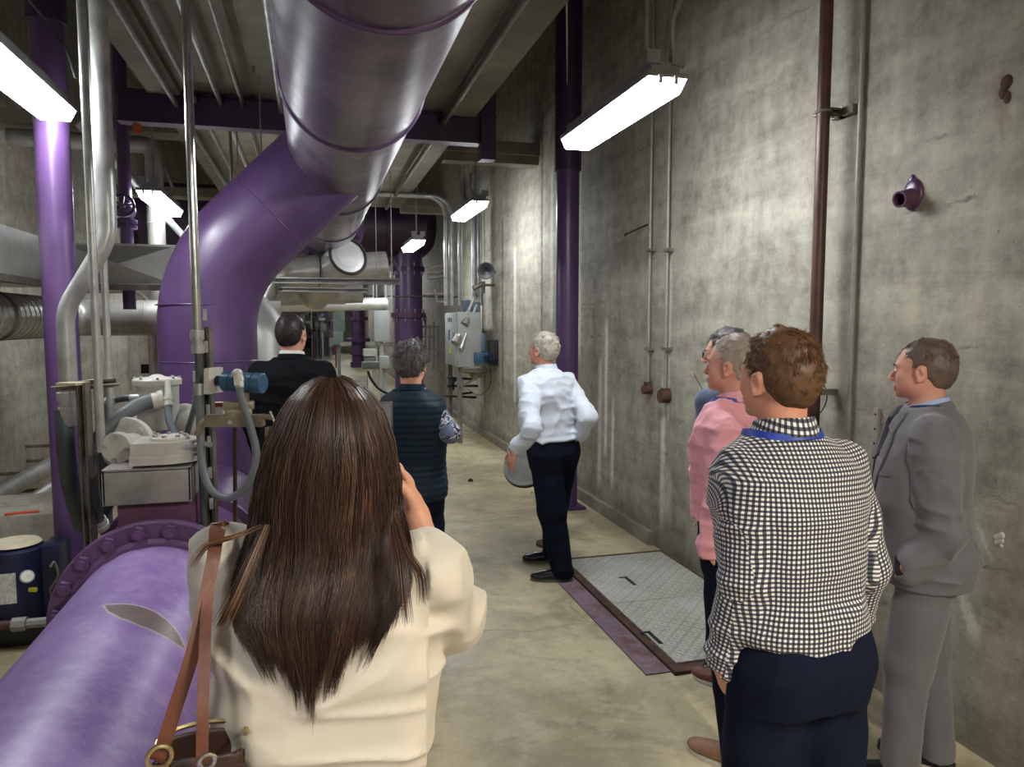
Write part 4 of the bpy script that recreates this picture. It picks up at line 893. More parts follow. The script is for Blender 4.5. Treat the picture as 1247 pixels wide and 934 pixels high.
solo('wall_wire', MB().sweep(spline([onx(1072, 535, XR-.01), onx(1085, 530, XR-.02), onx(1098, 527, XR-.02), onx(1110, 530, XR-.02)]), .002, 6), 'black', 'hair thin wire from the perforated strip towards the man in grey', 'wire')
solo('thin_wire', MB().sweep(spline([onx(x, y, XR-.012) for x, y in ((845, 455), (853, 470), (858, 480), (866, 484), (862, 498), (855, 505), (868, 512), (858, 522), (854, 540), (850, 550), (852, 572), (868, 574), (848, 566), (845, 578), (856, 590))]), .0025, 6), 'black', 'thin wiggling black wire hanging on the wall behind the man in pink', 'wire')
c = onx(1226, 100, XR); m = MB(); m.ball(c, .026, sc=(.5, 1, 1.1)); m.ball(c+Vector((0, .012, -.035)), .022, sc=(.4, .9, 1.2)); m.ball(c+Vector((0, -.008, -.06)), .018, sc=(.4, .9, 1.3)); solo('rusted_boss', m, 'rust', 'rusted broken boss in the right wall with brown stains', 'boss')
m = MB()
c = onx(1217, 655, XR)
for k in range(7): m.ball(c+Vector((-.002, (k%3-1)*.012, -k*.007+.012)), .014-.001*k, 8, 6, sc=(.5, 1, 1.1))
m = m; solo('lime_lump', m, 'lid_paint', 'small white lime lump on the wall right of the man in grey', 'deposit')
# round tilted lid on a stand that the white shirted man reaches for
c = at(643, 563, 5.75)
t = thing('tilted_round_lid', 'round grey metal lid tilted on a pipe stand by the reaching hand', 'lid', (c.x, c.y, 0))
nd = Vector((-.55, -.55, .60)).normalized()
part('disc', MB().lathe(c, nd, [(-.02, 0), (-.02, .19), (-.005, .205), (.01, .205), (.014, .19), (.014, .165), (.004, .16), (.004, 0)], 48), 'steel_dull', t)
part('rubber_rim', MB().torus(c-nd*.015, nd, .20, .014, 48, 8), 'rubber', t)
s0 = c-nd*.02; s1 = c-nd*.16+Vector((.06, 0, 0)); m = MB(); m.sweep(bend([s0, s1, Vector((s1.x+.05, s1.y, .5)), Vector((s1.x+.05, s1.y, 0))], .08, 6), .035, 16); m.cyl((s1.x+.05, s1.y, 0), (s1.x+.05, s1.y, .02), .10, n=24); part('pipe_stand', m, 'rust', t)
part('stand_valve', MB().ball((s1.x+.05, s1.y, .52), .06).box((s1.x-.02, s1.y-.03, .40), (s1.x+.12, s1.y+.03, .46), bev=.01), 'strut', t)
solo('floor_stain_plug', MB().cyl(onz(573, 586, 0), onz(573, 586, .006), .03, n=20), 'rubber', 'small dark plug in the floor beyond the woman in the vest', 'plug')
# ================================================================== SMOOTH-BLENDED BODIES (signed distance fields meshed with surface nets)
def smin(a, b, k):
    if k <= 0: return np.minimum(a, b)
    h = np.clip(.5+.5*(b-a)/k, 0, 1); return b+(a-b)*h-k*h*(1-h)
def smax(a, b, k): return -smin(-a, -b, k)
def rotm(rx=0, ry=0, rz=0): return np.array((Matrix.Rotation(R(rz), 3, 'Z')@Matrix.Rotation(R(ry), 3, 'Y')@Matrix.Rotation(R(rx), 3, 'X')))
def vnoise(P, f, seed=0):
    P = np.asarray(P)*np.asarray(f, dtype=float)+seed*17.31
    i = np.floor(P).astype(np.int64); t = P-i; t = t*t*(3-2*t); out = 0
    def h(a, b, c):
        n = (a*73856093) ^ (b*19349663) ^ (c*83492791) ^ (seed*2654435761); n = (n ^ (n >> 13))*1274126177 & 0x7fffffff
        n = n ^ (n >> 16); return (n & 0xffff)/65535.
    for dx in (0, 1):
        for dy in (0, 1):
            for dz in (0, 1):
                w = (t[:, 0] if dx else 1-t[:, 0])*(t[:, 1] if dy else 1-t[:, 1])*(t[:, 2] if dz else 1-t[:, 2])
                out = out + w*h(i[:, 0]+dx, i[:, 1]+dy, i[:, 2]+dz)
    return out
def folds(P, f, seed=0, sharp=1.0):                     # ridged folds in -.5..+.5
    w = np.stack([vnoise(P, (5, 5, 5), seed+5), vnoise(P, (5, 5, 5), seed+6), vnoise(P, (5, 5, 5), seed+7)], 1)*.05
    n = vnoise(P+w, f, seed); r = 1-np.abs(2*n-1); return r**(1+sharp)-.4
class Field:
    def __init__(s): s.p = []; s.disp = None
    def cap(s, a, b, ra, rb=None, k=.02, op='u'):
        a = np.array(a, float); b = np.array(b, float); rb = ra if rb is None else rb
        def f(X, Y, Z):
            ba = b-a; L = ba@ba+1e-12; px, py, pz = X-a[0], Y-a[1], Z-a[2]
            h = np.clip((px*ba[0]+py*ba[1]+pz*ba[2])/L, 0, 1)
            return np.sqrt((px-ba[0]*h)**2+(py-ba[1]*h)**2+(pz-ba[2]*h)**2)-(ra+(rb-ra)*h)
        m = max(ra, rb); s.p.append((f, np.minimum(a, b)-m, np.maximum(a, b)+m, k, op)); return s
    def ell(s, c, r, k=.02, rot=None, op='u'):
        c = np.array(c, float); r = np.array(r, float); rt = np.eye(3) if rot is None else rot
        def f(X, Y, Z):
            px, py, pz = X-c[0], Y-c[1], Z-c[2]
            q = [px*rt[0, i]+py*rt[1, i]+pz*rt[2, i] for i in range(3)]
            k0 = np.sqrt(sum((q[i]/r[i])**2 for i in range(3))); k1 = np.sqrt(sum((q[i]/r[i]**2)**2 for i in range(3)))+1e-9
            return k0*(k0-1)/k1
        m = np.abs(rt)@r; s.p.append((f, c-m, c+m, k, op)); return s
    def chain(s, pts, rs, k=.02):
        for i in range(len(pts)-1): s.cap(pts[i], pts[i+1], rs[i], rs[i+1], k if i else max(k, .02))
        return s
    def loft(s, rows, k=.02, n=2.3, round_=.02, op='u'):
        rw = np.array(rows, float)
        def f(X, Y, Z):
            g = lambda i: np.interp(Z, rw[:, 0], rw[:, i])
            cx, cy, a, b = g(1), g(2), g(3), g(4)
            q = (np.abs((X-cx)/a)**n+np.abs((Y-cy)/b)**n)**(1/n)
            d = (q-1)*np.minimum(a, b)
            return smax(d, np.maximum(Z-rw[-1, 0], rw[0, 0]-Z)+0*d, round_)
        lo = np.array([(rw[:, 1]-rw[:, 3]).min(), (rw[:, 2]-rw[:, 4]).min(), rw[0, 0]]); hi = np.array([(rw[:, 1]+rw[:, 3]).max(), (rw[:, 2]+rw[:, 4]).max(), rw[-1, 0]])
        s.p.append((f, lo, hi, k, op)); return s
    def plane(s, p, n, k=.004):                           # cut away everything on the side n points to
        p = np.array(p, float); n = np.array(n, float)/np.linalg.norm(n)
        s.p.append((lambda X, Y, Z: (X-p[0])*n[0]+(Y-p[1])*n[1]+(Z-p[2])*n[2], None, None, k, 'i')); return s
    def comb(s, D, d, k, op):
        return smin(D, d, k) if op == 'u' else smax(D, -d, k) if op == 's' else smax(D, d, k)
    def at(s, P):
        X, Y, Z = P[:, 0], P[:, 1], P[:, 2]; D = np.full(len(P), 1.0)
        for f, lo, hi, k, op in s.p: D = s.comb(D, f(X, Y, Z), k, op)
        return D
    def mesh(s, res, relax=1):
        u = [p for p in s.p if p[4] == 'u']
        lo = np.min([p[1] for p in u], 0)-.03; hi = np.max([p[2] for p in u], 0)+.03
        ax = [np.arange(lo[i], hi[i]+res, res) for i in range(3)]
        D = np.full([len(a) for a in ax], 1.0, np.float32)
        for f, l, h, k, op in s.p:
            if l is None: sl = [slice(0, len(a)) for a in ax]
            else:
                m = k+.02+2*res if op == 'u' else k+res
                sl = [slice(max(0, int(np.searchsorted(ax[i], l[i]-m))-1), min(len(ax[i]), int(np.searchsorted(ax[i], h[i]+m))+1)) for i in range(3)]
            if any(q.start >= q.stop for q in sl): continue
            X = ax[0][sl[0]][:, None, None]; Y = ax[1][sl[1]][None, :, None]; Z = ax[2][sl[2]][None, None, :]
            d = f(X, Y, Z); sub = D[sl[0], sl[1], sl[2]]; D[sl[0], sl[1], sl[2]] = s.comb(sub, np.broadcast_to(d, sub.shape), k, op)
        if s.disp is not None:
            I = np.nonzero(np.abs(D) < .03); P = np.stack([ax[i][I[i]] for i in range(3)], 1); D[I] -= s.disp(P)
        ins = D < 0; n = ins.shape
        c = np.zeros((n[0]-1, n[1]-1, n[2]-1), np.int8)
        for dx in (0, 1):
            for dy in (0, 1):
                for dz in (0, 1): c += ins[dx:n[0]-1+dx, dy:n[1]-1+dy, dz:n[2]-1+dz]
        act = np.argwhere((c > 0) & (c < 8)); ids = np.full(c.shape, -1, np.int64); ids[tuple(act.T)] = np.arange(len(act))
        V = np.zeros((len(act), 3)); cnt = np.zeros(len(act))
        off = [(dx, dy, dz) for dx in (0, 1) for dy in (0, 1) for dz in (0, 1)]
        val = {o: D[act[:, 0]+o[0], act[:, 1]+o[1], act[:, 2]+o[2]].astype(float) for o in off}
        for o in off:
            for a in range(3):
                if o[a]: continue
                q = list(o); q[a] = 1; q = tuple(q); d0, d1 = val[o], val[q]; m = (d0 < 0) != (d1 < 0)
                t = np.where(m, d0/np.where(m, d0-d1, 1), 0); p = np.tile(np.array(o, float), (len(act), 1)); p[:, a] += t
                V[m] += p[m]; cnt[m] += 1
        V = (act+V/cnt[:, None])*res+lo
        F = []
        for a in range(3):
            b, cc = (a+1) % 3, (a+2) % 3
            s0 = [slice(None)]*3; s1 = [slice(None)]*3; s0[a] = slice(0, -1); s1[a] = slice(1, None)
            e = np.argwhere(ins[tuple(s0)] != ins[tuple(s1)]); e = e[(e[:, b] > 0) & (e[:, cc] > 0) & (e[:, b] < n[b]-1) & (e[:, cc] < n[cc]-1)]
            fl = ins[tuple(e.T)]; g = []
            for (ob, oc) in ((-1, -1), (0, -1), (0, 0), (-1, 0)):
                q = e.copy(); q[:, b] += ob; q[:, cc] += oc; g.append(ids[tuple(q.T)])
            g = np.stack(g, 1); g[~fl] = g[~fl][:, ::-1]; F.append(g)
        F = np.concatenate(F); F = F[(F >= 0).all(1)]
        for _ in range(relax):
            A = np.zeros_like(V); cn = np.zeros(len(V))
            for i in range(4):
                j = (i+1) % 4; np.add.at(A, F[:, i], V[F[:, j]]); np.add.at(cn, F[:, i], 1); np.add.at(A, F[:, j], V[F[:, i]]); np.add.at(cn, F[:, j], 1)
            V = V*.5+.5*A/np.maximum(cn, 1)[:, None]
        return V, F
def npmesh(name, V, F, mat, attrs=None, uv=None):
    me = bpy.data.meshes.new(name); k = F.shape[1]
    me.vertices.add(len(V)); me.vertices.foreach_set('co', V.astype(np.float32).ravel())
    me.loops.add(F.size); me.loops.foreach_set('vertex_index', F.astype(np.int32).ravel())
    me.polygons.add(len(F)); me.polygons.foreach_set('loop_start', np.arange(0, F.size, k, dtype=np.int32)); me.polygons.foreach_set('loop_total', np.full(len(F), k, np.int32))
    me.update(calc_edges=True); me.shade_smooth()
    for a, v in (attrs or {}).items():
        at_ = me.attributes.new(a, 'FLOAT', 'POINT'); at_.data.foreach_set('value', v.astype(np.float32))
    if uv is not None:
        l = me.uv_layers.new(name='UVMap'); l.data.foreach_set('uv', uv.astype(np.float32).ravel())
    me.materials.append(mat); return me
def fpart(name, field, res, mat, parent, label=None, relax=1, uvf=None):
    V, F = field.mesh(res, relax); uv = uvf(V, F) if uvf else None
    me = npmesh(name, V, F, mat, uv=uv); o = bpy.data.objects.new(name, me); C.objects.link(o); o.parent = parent; WO[o.name] = Vector((0, 0, 0))
    if label: o['label'] = label
    return o
def lpart(name, mb, mat, parent, label=None):          # ordinary mesh in a person's own frame
    me = raw_mesh(name, mb.v, mb.f, mat, mb.sharp); o = bpy.data.objects.new(name, me); C.objects.link(o); o.parent = parent
    if label: o['label'] = label
    return o
def strands(name, P, r0, mat, parent, tone, label=None):  # P: (N, K, 3)
    N, K, _ = P.shape; T = np.gradient(P, axis=1); T /= np.linalg.norm(T, axis=2, keepdims=True)+1e-9
    a_ = P[:, K//2]-P[:, 0]; b_ = P[:, -1]-P[:, 0]; ref = np.cross(a_, b_)+1e-3*np.cross(b_, np.array([.31, .52, .79])); ref /= np.linalg.norm(ref, axis=1, keepdims=True)+1e-12; ref = ref[:, None, :]; x = np.cross(T, ref); x /= np.linalg.norm(x, axis=2, keepdims=True)+1e-9; y = np.cross(T, x)
    rad = r0*np.interp(np.linspace(0, 1, K), [0, .15, .7, 1], [.6, 1, .85, .12])[None, :, None]
    V = np.stack([P+x*(rad*math.cos(a))+y*(rad*math.sin(a)) for a in (0, 2*PI/3, 4*PI/3)], 2).reshape(-1, 3)
    b = (np.arange(N)[:, None]*K+np.arange(K-1)[None, :])*3; F = []
    for j in range(3): F.append(np.stack([b+j, b+(j+1) % 3, b+3+(j+1) % 3, b+3+j], 2).reshape(-1, 4))
    me = npmesh(name, V, np.concatenate(F), mat, {'tone': np.repeat(tone, K*3)}); o = bpy.data.objects.new(name, me); C.objects.link(o); o.parent = parent
    if label: o['label'] = label
    return o

# ------------------------------------------------------------------ people materials
def skin(name, c):
    t = NT(name); n = t.noise(14, 5, .6); n2 = t.noise(90, 3, .5)
    col = t.mix(t.fr(n, .35, .7), c, (min(255, int(c[0]*1.03)), int(c[1]*.92), int(c[2]*.90)))
    col = t.mix(t.fr(n2, .55, .75, 0, .3), col, tuple(int(v*.82) for v in c))
    t.bump(n2, .12, .002); return t.set(Base_Color=col, Roughness=.5, Subsurface_Weight=.08, Subsurface_Radius=(.01, .004, .002), Subsurface_Scale=.6) if False else t.set(Base_Color=col, Roughness=.5)
def hairm(name, dark, mid, light, rough=.42):
    t = NT(name); a = t.n('ShaderNodeAttribute', attribute_name='tone')
    f = t.math('ADD', t.math('MULTIPLY', a.outputs['Fac'], .75), t.math('MULTIPLY', t.noise(26, 4, .6), .25))
    col = t.ramp(f, [(.15, dark), (.5, mid), (.9, light)])
    return t.set(Base_Color=col, Roughness=rough, Specular_IOR_Level=.35)
def cloth(name, c, weave=600, rough=.85, var=.06, sheen=.15, bs=.15):
    if sum(c) < 240: sheen = 0
    t = NT(name); n = t.noise(9, 5, .6); col = t.mix(t.fr(n, .3, .7), tuple(int(v*(1-var)) for v in c), c)
    t.bump(t.noise(weave, 2, .5), bs, .001); return t.set(Base_Color=col, Roughness=rough, Specular_IOR_Level=.25 if sum(c) > 240 else .12, Sheen_Weight=sheen)
M['skin_tan'] = skin('skin_ruddy', (200, 152, 132)); M['skin_pale'] = skin('skin_fair', (206, 158, 136)); M['skin_warm'] = skin('skin_warm', (212, 160, 132))
M['eye'] = simple('eye_white', (214, 208, 202), .25)
M['iris'] = simple('iris_dark', (52, 44, 40), .2)
def gingham():
    t = NT('navy_white_gingham'); mp = t.mapped((1/.0118, 1/.0118, 1), 'UV'); s = t.n('ShaderNodeSeparateXYZ'); t.l(mp, s.inputs[0])
    def band(o): return t.fr(t.math('ABSOLUTE', t.math('SUBTRACT', t.math('FRACT', o), .5)), .20, .30, 1, 0)
    a, b = band(s.outputs[0]), band(s.outputs[1])
    both = t.math('MULTIPLY', a, b); one = t.math('MAXIMUM', a, b)
    col = t.mix(one, (234, 232, 224), (84, 86, 98)); col = t.mix(both, col, (20, 22, 34))
    t.bump(t.noise(500, 2), .1, .001); return t.set(Base_Color=col, Roughness=.85, Sheen_Weight=.1)
M['gingham'] = gingham()
def floral():
    t = NT('navy_speckled_print'); n = t.noise(70, 3, .7); col = t.ramp(n, [(.42, (24, 28, 44)), (.5, (58, 62, 84)), (.56, (176, 180, 190))])
    return t.set(Base_Color=col, Roughness=.8)
M['floral'] = floral()

# ------------------------------------------------------------------ head, hand, shoe
def head(f, T, ear=True, glasses=False, face=True, fem=False, jowl=0., nose=1.):
    """T maps head coordinates (x right, y forward, z up, origin at eye level mid-head) into the person's frame"""
    hc, hr, hs = T
    P = lambda x, y, z: hc+hr@(np.array((x, y, z), float)*hs)
    def E(c, r, k=.012, rot=None, op='u'): f.ell(P(*c), np.array(r)*hs, k, hr@(rot if rot is not None else np.eye(3)), op)
    E((0, -.022, .035), (.074, .093, .084), .03)
    E((0, -.045, .005), (.068, .068, .07), .03)
    E((0, .036, .002), (.060, .052, .078), .03)
    E((0, .030, -.062), (.050+jowl*.01, .052, .045), .03)
    for s in (-1, 1):
        E((s*.036, .006, -.058), (.016+jowl*.012, .040, .030), .03)
        E((s*.036, .054, -.026), (.020, .022, .020), .02)
    E((0, .070, -.098+.004), (.019, .017, .016), .02)
    f.cap(P(-.034, .078, .016), P(.034, .078, .016), .009*hs, None, .016)
    for s in (-1, 1):
        E((s*.031, .099, -.002), (.017, .014, .011), .014, None, 's')
        E((s*.030, .077, -.003), (.0125, .0125, .0115), .003)
    f.cap(P(0, .086, .004), P(0, .106*nose**.3, -.034), .006*hs, .0105*hs, .008)
    for s in (-1, 1): E((s*.010, .096, -.040), (.008, .010, .008), .006)
    E((0, .088, -.064), (.024, .009, .0055), .006); E((0, .086, -.075), (.020, .009, .006), .006)
    E((0, .100, -.0695), (.022, .010, .0014), .003, None, 's')
    if ear:
        for s in (-1, 1):
            rt = rotm(-14, 0, s*-18)
            E((s*.077, -.006, -.012), (.007, .019, .032), .006, rt)
            E((s*.084, -.002, -.010), (.006, .010, .019), .004, rt, 's')
            E((s*.0805, -.013, .004), (.0045, .010, .018), .003, rt)
            E((s*.078, .000, -.038), (.007, .009, .009), .005)
def mid_hand(f, w, d, pn, lat, curl=(25, 35, 25), size=1.0, thumb=(.55, .75, .25), spread=.1, tcurl=20, r=.0078):
    """w wrist, d towards the fingers, pn the way the palm faces, lat towards the thumb"""
    w, d, pn, lat = [np.array(v, float) for v in (w, d, pn, lat)]; d /= np.linalg.norm(d); pn = pn-d*(pn@d); pn /= np.linalg.norm(pn); lat = np.cross(d, pn)*np.sign(np.cross(d, pn)@lat)
    rt = np.stack([lat, pn, d], 1)
    f.cap(w, w+d*.03*size, .024*size, .022*size, .015)
    f.ell(w+d*.05*size, np.array((.040, .0145, .050))*size, .014, rt)
    L = (.070, .079, .074, .058)
    for i in range(4):
        o = (.030-.020*i)*size; p = w+d*.088*size*(1-.05*abs(i-1.3))+lat*o; dd = d+lat*spread*(1.2-i*.8); dd /= np.linalg.norm(dd); a = 0
        for j, fr_ in enumerate((.44, .32, .24)):
            a += R(curl[j] if not isinstance(curl[j], (list, tuple)) else curl[j][i]); v = dd*math.cos(a)+pn*math.sin(a); q = p+v*L[i]*size*fr_
            rr = r*size*(1.06-.1*j)*(.88 if i == 3 else 1); f.cap(p-(v*.004 if j else v*.012), q, rr, rr*.93, .004 if j else .008); p = q
    p = w+d*.028*size+lat*.024*size; v = d*thumb[0]+lat*thumb[1]+pn*thumb[2]; v /= np.linalg.norm(v)
    f.cap(p, p+v*.038*size, .0135*size, .0105*size, .012); p = p+v*.038*size
    v2 = v+d*math.sin(R(tcurl)); v2 /= np.linalg.norm(v2); f.cap(p, p+v2*.030*size, .0100*size, .0092*size, .005); p = p+v2*.030*size
    v3 = v2+d*math.sin(R(tcurl))*.8; v3 /= np.linalg.norm(v3); f.cap(p, p+v3*.024*size, .0092*size, .0078*size, .004)
def shoe(parent, x, y, yaw, mat, s=1.0, label=None, solemat='rubber'):
    rt = rotm(0, 0, yaw); P = lambda a, b, c: rt@(np.array((a, b, c))*s)+np.array((x, y, 0))
    f = Field()
    f.ell(P(0, -.045, .045), np.array((.036, .050, .050))*s, .02, rt); f.ell(P(0, .035, .038), np.array((.041, .085, .040))*s, .03, rt)
    f.ell(P(0, .115, .030), np.array((.045, .072, .030))*s, .03, rt); f.cap(P(0, -.03, .05), P(0, -.03, .10), .036*s, .040*s, .02)
    f.plane((0, 0, .012), (0, 0, -1)); f.plane((0, 0, .11*s), (0, 0, 1))
    o = fpart('shoe', f, .006, M[mat] if isinstance(mat, str) else mat, parent, label)
    out = []
    for a in np.linspace(0, 2*PI, 36, endpoint=False):
        c, sn = math.cos(a), math.sin(a); yy = .045+.142*sn; w = .044 if sn > .1 else .037
        if -.3 < sn < .1: w = .036
        out.append(tuple(rt@(np.array((w*c*(1 if abs(c) < .9 else 1.04), yy, 0))*s)+np.array((x, y, 0))))
    so = MB().prism(out, (0, 0, .018*s)); so.sharp = 60
    lpart('sole', so, M[solemat], o)
    lc = MB()
    for k in range(4):
        p = P(0, .03+.02*k, .076-.006*k); q = rt@np.array((.018*s, 0, 0)); lc.sweep([p-q, p+np.array((0, 0, .004)), p+q], .0022, 6)
    lpart('laces', lc, M[mat] if isinstance(mat, str) else mat, o)
    return o

TORSO = [(.80, 0, -.010, .150, .100), (.90, 0, -.014, .166, .118), (1.00, 0, -.006, .158, .110), (1.08, 0, .0, .150, .106), (1.20, 0, .002, .163, .114), (1.31, 0, -.002, .178, .116), (1.39, 0, -.008, .165, .102), (1.44, 0, -.010, .115, .080), (1.48, 0, -.006, .070, .062)]
class Person:
    def __init__(s, label, base, theta, H, skinmat, face=True):
        s.base = Vector(base); s.th = R(theta); s.s = H/1.75; s.label = label; s.f = Field(); s.skin = skinmat; s.H = H
        s.Minv = Matrix.Rotation(-s.th, 3, 'Z')
    def L(s, px, py, d): return np.array(s.Minv@(at(px, py, d)-s.base))
    def W(s, v): return s.base+Matrix.Rotation(s.th, 3, 'Z')@Vector(v)
    def dirL(s, v): return np.array(s.Minv@Vector(v))
    def rows(s, off=0., z0=0., z1=9, belly=0., wide=1., deep=1., shift=None):
        out = []
        for z, cx, cy, a, b in TORSO:
            z = z*s.s
            if z < z0-.06 or z > z1+.06: continue
            bl = belly*math.exp(-((z/s.s-1.08)/.13)**2)
            dx, dy = s.lean(z); out.append((z, cx+dx, cy*s.s+bl*.6+dy, a*s.s*wide+off+bl*.3, b*s.s*deep+off+bl*.6))
        return out
    def lean(s, z):
        k = max(0, z/s.s-.95); return (s.lx*k, s.ly*k)
    def build(s, arms, legs, headyaw=0, headpitch=0, headroll=0, lx=0, ly=0, wide=1., deep=1., belly=0., hs=1., neckr=.056, res=.006, feet=None, hands=(True, True), **hk):
        s.lx, s.ly, s.wide, s.deep, s.belly = lx, ly, wide, deep, belly; f = s.f; S = s.s
        f.loft([(z, cx, cy, a-.012-(.04 if z < .87*S else 0), b-.012-(.03 if z < .87*S else 0)) for z, cx, cy, a, b in s.rows(0, belly=belly, wide=wide, deep=deep)], .03)
        dx, dy = s.lean(1.44*S); s.neck = np.array((dx, dy-.006*S, 1.46*S)); s.hr = rotm(headpitch, headroll, headyaw)
        s.hc = np.array((dx+lx*.12, dy+ly*.12+.012*S, 1.622*S)) if True else None
        for q in (-1, 1): f.cap(s.neck+np.array((q*.02, 0, .0)), np.array((dx+q*.14*S*wide, dy-.008, 1.405*S)), .045*S, .040*S, .04)
        nb = s.hc+s.hr@np.array((0, -.028, -.055)); f.cap(s.neck-np.array((0, 0, .03)), nb, (neckr+.005)*S, neckr*S, .025)
        head(f, (s.hc, s.hr, S*hs if hs == 1. else hs*S), **hk)
        s.arms = arms
        for a in arms:
            sh, el, wr = a['sh'], a['el'], a['wr']
            f.chain([sh, el, wr], [.048*S, .038*S, .025*S], .02)
            f.cap(el+(wr-el)*.08, el+(wr-el)*.4, .040*S, .034*S, .02)
            if a.get('hand'): mid_hand(f, wr, *a['hand'][:3], **(a['hand'][3] if len(a['hand']) > 3 else {}))
        s.legs = legs
        for hp, kn, an in legs:
            f.chain([hp, kn, an], [.082*S, .052*S, .036*S], .03); f.cap(kn+(an-kn)*.12, kn+(an-kn)*.45, .050*S, .046*S, .02)
        for (x, y, yaw) in (feet or []):
            rt = rotm(0, 0, yaw); f.ell(rt@np.array((0, .04, .035))+np.array((x, y, 0)), (.030, .09, .024), .03, rt)
        V, F = f.mesh(res, 1); me = npmesh('person', V, F, s.skin); o = bpy.data.objects.new('person', me); C.objects.link(o)
        o.location = s.base; o.rotation_euler = (0, 0, s.th); o['label'] = s.label; o['category'] = 'person'; WO[o.name] = s.base.copy(); s.o = o; return o
    def shirt(s, mat, off=.016, hem=.98, sleeve=1.0, sl=(.066, .056, .042), wr=.006, fr=(7, 7, 16), res=.006, name='shirt', extra=None, uvf=None, cuffs=True, seed=1, vest=False, tors_k=.04, label=None, flare=0., raglan=True, armoff=.0, neckcut=1.50):
        S = s.s; f = Field(); z0 = hem*S
        rows = s.rows(off, z0, belly=s.belly, wide=s.wide, deep=s.deep); rows = [(z, cx, cy, a+flare*max(0, 1.02*S-z)/.1, b+flare*max(0, 1.02*S-z)/.1) for z, cx, cy, a, b in rows]
        zs = [r[0] for r in rows]; mk = lambda z: (z,)+tuple(float(np.interp(z, zs, [r[i] for r in rows])) for i in range(1, 5))
        rows = [mk(z0)]+[r for r in rows if r[0] > z0+.005]
        f.loft(rows, .03, 2.4, .012); dx, dy = s.lean(1.44*S)
        for q in (-1, 1): f.cap(s.neck+np.array((q*.025, 0, -.01)), np.array((dx+q*.13*S*s.wide, dy-.008, 1.405*S)), .046*S, .048*S, .04)
        if sleeve > 0:
            for a in s.arms:
                sh, el, w = a['sh'], a['el'], a['wr']; t = a.get('sleeve', sleeve)
                e1 = el+(w-el)*max(0, min(1, (t-.5)*2)); f.chain([sh, sh+(el-sh)*.5, el, e1], [sl[0]*S, (sl[0]*.55+sl[1]*.45)*S, sl[1]*S, sl[2]*S], .025)
                d = (w-el)/np.linalg.norm(w-el)
                if t < .99 or True:
                    cut = e1+d*.0; f.p.append((lambda X, Y, Z, c=cut, d=d: smax(smax(np.sqrt((X-c[0])**2+(Y-c[1])**2+(Z-c[2])**2)-.056, -((X-c[0])*d[0]+(Y-c[1])*d[1]+(Z-c[2])*d[2]), .002), 0*X-9, 0), cut-.08, cut+.08, .003, 's'))
        else:
            for a in s.arms:
                sh = a['sh']; inn = np.array((-.03 if sh[0] > 0 else .03, 0, -.04)); f.cap(sh+inn, sh+inn*2, .066*S, .07*S, .04)
        if extra: extra(f, s)
        sd = seed
        if wr: f.disp = lambda P: wr*folds(P, fr, sd)+wr*.5*folds(P, np.array(fr)*2.1, sd+9)
        s.sf = f
        o = fpart(name, f, res, M[mat] if isinstance(mat, str) else mat, s.o, label, uvf=uvf)
        if cuffs and sleeve > .9:
            for a in s.arms:
                if a.get('nocuff'): continue
                el, w = a['el'], a['wr']; d = (w-el)/np.linalg.norm(w-el); c = el+(w-el)*a.get('sleeve', sleeve)
                lpart('cuff', MB().lathe(c-d*.055, d, [(0, .034*S), (0, .040*S), (.055, .037*S), (.06, .036*S), (.06, .030*S)], 28), M[mat] if isinstance(mat, str) else mat, s.o)
        return o
    def trousers(s, mat, top=1.03, off=.014, wr=.004, leg=(.098, .072, .058), res=.007, seed=3, name='trousers', seat=True, label=None, hemz=.03, wide=None):
        S = s.s; f = Field(); rows = s.rows(off, .8*S, 1.03*S, belly=s.belly*.6, wide=s.wide if wide is None else wide, deep=s.deep); z1 = top*S
        zs = [r[0] for r in rows]; mk = lambda z: (z,)+tuple(float(np.interp(z, zs, [r[i] for r in rows])) for i in range(1, 5))
        rows = [mk(.80*S)]+[r for r in rows if .82*S < r[0] < z1-.01]+[mk(z1)]
        f.loft(rows, .03, 2.3, .008)
        if seat:
            for q in (-1, 1): f.ell((q*.072*S, -.062*S, .895*S), np.array((.085, .075, .10))*S, .04)
        for hp, kn, an in s.legs:
            e = an+np.array((0, 0, hemz-an[2])); f.chain([hp, kn, an+(e-an)*.5], [leg[0]*S, leg[1]*S, leg[2]*S], .035); f.cap(kn+(hp-kn)*.5, kn, leg[0]*.86*S, leg[1]*S, .03)
        f.plane((0, 0, hemz), (0, 0, -1))
        f.disp = lambda P: wr*folds(P, (13, 13, 5), seed)+wr*.9*folds(P, (6, 6, 13), seed+4)*np.clip(1.4-P[:, 2]*1.6, 0, 1)
        return fpart(name, f, res, M[mat] if isinstance(mat, str) else mat, s.o, label)
    def collar(s, mat, r=.062, h=.036, w=.018, name='collar', tilt=.035, z=None, rise=0., uv=False, open_=0., thick=.003, label=None):
        S = s.s; c = s.neck+np.array((0, .003, .022+rise)) if z is None else np.array((s.neck[0], s.neck[1], z))
        m = MB(); n = 64; pr = [(r, -.012), (r-.003, h*.8), (r, h), (r+.004, h), (r+w*.8, h*.25), (r+w, -.004), (r+w-thick, -.006), (r+.003, h*.75)]
        for i in range(n):
            a = 2*PI*i/n; fr_ = math.sin(a)
            for (q, zz) in pr: m.v.append((c[0]+q*S*math.cos(a)*1.02, c[1]+q*S*fr_*1.05+.006*fr_, c[2]+zz*S*(1-.0*fr_)-tilt*(.5+.5*fr_)**1.5*S+.006*S))
        k = len(pr)
        for i in range(n):
            for j in range(k): m.f.append((i*k+j, i*k+(j+1) % k, ((i+1) % n)*k+(j+1) % k, ((i+1) % n)*k+j))
